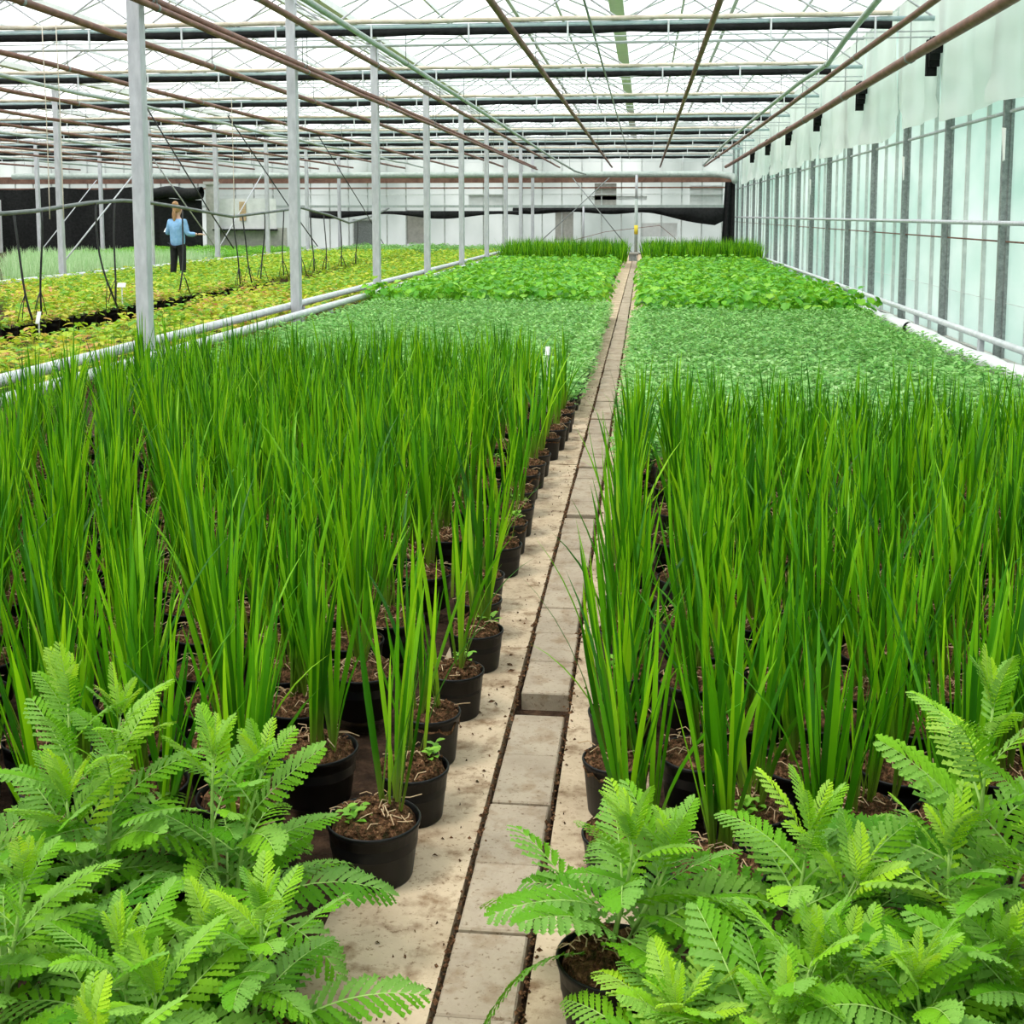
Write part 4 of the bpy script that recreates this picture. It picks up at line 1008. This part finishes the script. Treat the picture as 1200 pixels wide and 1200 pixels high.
sp = [(0, 0, 0.80), (0, -0.005, 1.06), (0, -0.012, 1.25), (0, -0.004, 1.40), (0, 0, 1.47), (-0.17, 0, 1.405), (-0.252, 0, 1.15), (-0.335, 0.12, 1.18), (0.17, 0, 1.405), (0.255, 0, 1.13), (0.41, 0.105, 1.13)]
skin_obj('shirt', sp, [(0, 1), (1, 2), (2, 3), (3, 4), (3, 5), (5, 6), (6, 7), (3, 8), (8, 9), (9, 10)], [(0.205, 0.14), (0.185, 0.13), (0.20, 0.14), (0.16, 0.12), 0.07, 0.088, 0.068, 0.05, 0.088, 0.068, 0.05], M['shirt'], pp)
tp = [(0, 0, 1.0), (-0.095, 0, 0.85), (-0.115, 0, 0.50), (-0.15, -0.03, 0.10), (0.095, 0, 0.85), (0.105, 0.01, 0.50), (0.115, 0, 0.10)]
skin_obj('trousers', tp, [(0, 1), (1, 2), (2, 3), (0, 4), (4, 5), (5, 6)], [(0.16, 0.125), 0.108, 0.082, 0.062, 0.108, 0.082, 0.062], M['trousers'], pp)
for x, y in ((-0.13, -0.03), (0.118, 0.0)):
    skin_obj('shoe', [(x, y - 0.03, 0.045), (x, y + 0.08, 0.04), (x * 1.05, y + 0.17, 0.03)], [(0, 1), (1, 2)], [0.045, 0.045, 0.035], M['shoe'], pp, 1)
# face, hair with a bun, ears
c = MB()
def ell(c, p, s, n=12, mi=0):
    c.lathe([(0.0001, -1)] + [(math.cos(a), math.sin(a)) for a in np.linspace(-PI / 2 + 0.2, PI / 2 - 0.2, 7)] + [(0.0001, 1)], n, mi)
    c.v[-1] = c.v[-1] * np.array(s) + np.array(p)
ell(c, (0.005, -0.012, 1.70), (0.098, 0.098, 0.105)); ell(c, (0.0, -0.06, 1.815), (0.07, 0.06, 0.055)); ell(c, (0.045, -0.07, 1.80), (0.04, 0.04, 0.04)); ell(c, (-0.05, -0.06, 1.79), (0.04, 0.035, 0.035)); ell(c, (-0.02, -0.085, 1.55), (0.05, 0.035, 0.14))
c.build('hair', M['hair'], pp)
c = MB(); ell(c, (0.055, 0.108, 1.645), (0.014, 0.02, 0.022)); c.build('nose', M['skin'], pp)
for s in (-1, 1):
    c = MB(); ell(c, (0.02 + s * 0.088, 0.02, 1.66), (0.012, 0.022, 0.034)); c.build('ear', M['skin'], pp)
    c = MB(); ell(c, (0.045 + s * 0.032, 0.098, 1.68), (0.012, 0.008, 0.008)); c.build('eye', M['trousers'], pp)
c = MB(); ell(c, (0.052, 0.10, 1.61), (0.025, 0.008, 0.006)); c.build('mouth', M['rust'], pp)
c = MB(); c.box((0, 0, 0), (0.12, 0.16, 0.004), rot=Matrix.Rotation(rad(35), 3, 'X')); o = c.build('paper_sheet', M['white'], None, (-10.40 - 0.37, 26.6 + 0.33, 1.165)); tag(o, 'small white sheet held in the person\'s left hand', 'paper')

# ------------------------------------------------------------------ light
w = bpy.data.worlds.new('World'); SC.world = w; w.use_nodes = True
nt = w.node_tree; nt.nodes.clear()
out = nt.nodes.new('ShaderNodeOutputWorld'); bg = nt.nodes.new('ShaderNodeBackground')
tc = nt.nodes.new('ShaderNodeTexCoord'); n1 = nt.nodes.new('ShaderNodeTexNoise'); n1.inputs['Scale'].default_value = 2.5; n1.inputs['Detail'].default_value = 5
nt.links.new(tc.outputs['Generated'], n1.inputs['Vector'])
nt.links.new(ramp(nt, n1.outputs['Fac'], [(0.35, (0.80, 0.88, 0.96)), (0.6, (1.0, 1.0, 0.98))]), bg.inputs['Color'])
bg.inputs['Strength'].default_value = 1.75
nt.links.new(bg.outputs['Background'], out.inputs['Surface'])
sun = bpy.data.lights.new('sun', 'SUN'); sun.energy = 4.0; sun.angle = rad(18); sun.color = (1.0, 0.96, 0.88)
so = bpy.data.objects.new('sun', sun); COL.objects.link(so); so.rotation_euler = (rad(16), rad(-26), 0)

# ------------------------------------------------------------------ camera
f, p = 1434.0, rad(6.2)
cy = 252 + f * math.tan(p); psi = math.atan(155 * math.cos(p) / f)
cam = bpy.data.cameras.new('camera'); co = bpy.data.objects.new('camera', cam); COL.objects.link(co)
cam.sensor_width = 36; cam.sensor_fit = 'HORIZONTAL'; cam.lens = f / 1200 * 36
cam.shift_y = -(600 - cy) / 1200; cam.clip_start = 0.05; cam.clip_end = 300
co.location = (0, 0, 1.5); co.rotation_euler = (PI / 2 - p, 0, psi)
SC.camera = co
SC.view_settings.view_transform = 'Standard'; SC.view_settings.look = 'None'; SC.view_settings.gamma = 1; SC.view_settings.exposure = 0.18
SC.view_settings.use_curve_mapping = False
SC.cycles.max_bounces = 8; SC.cycles.transparent_max_bounces = 12; SC.cycles.diffuse_bounces = 3; SC.cycles.sample_clamp_indirect = 6
SC.cycles.use_denoising = True
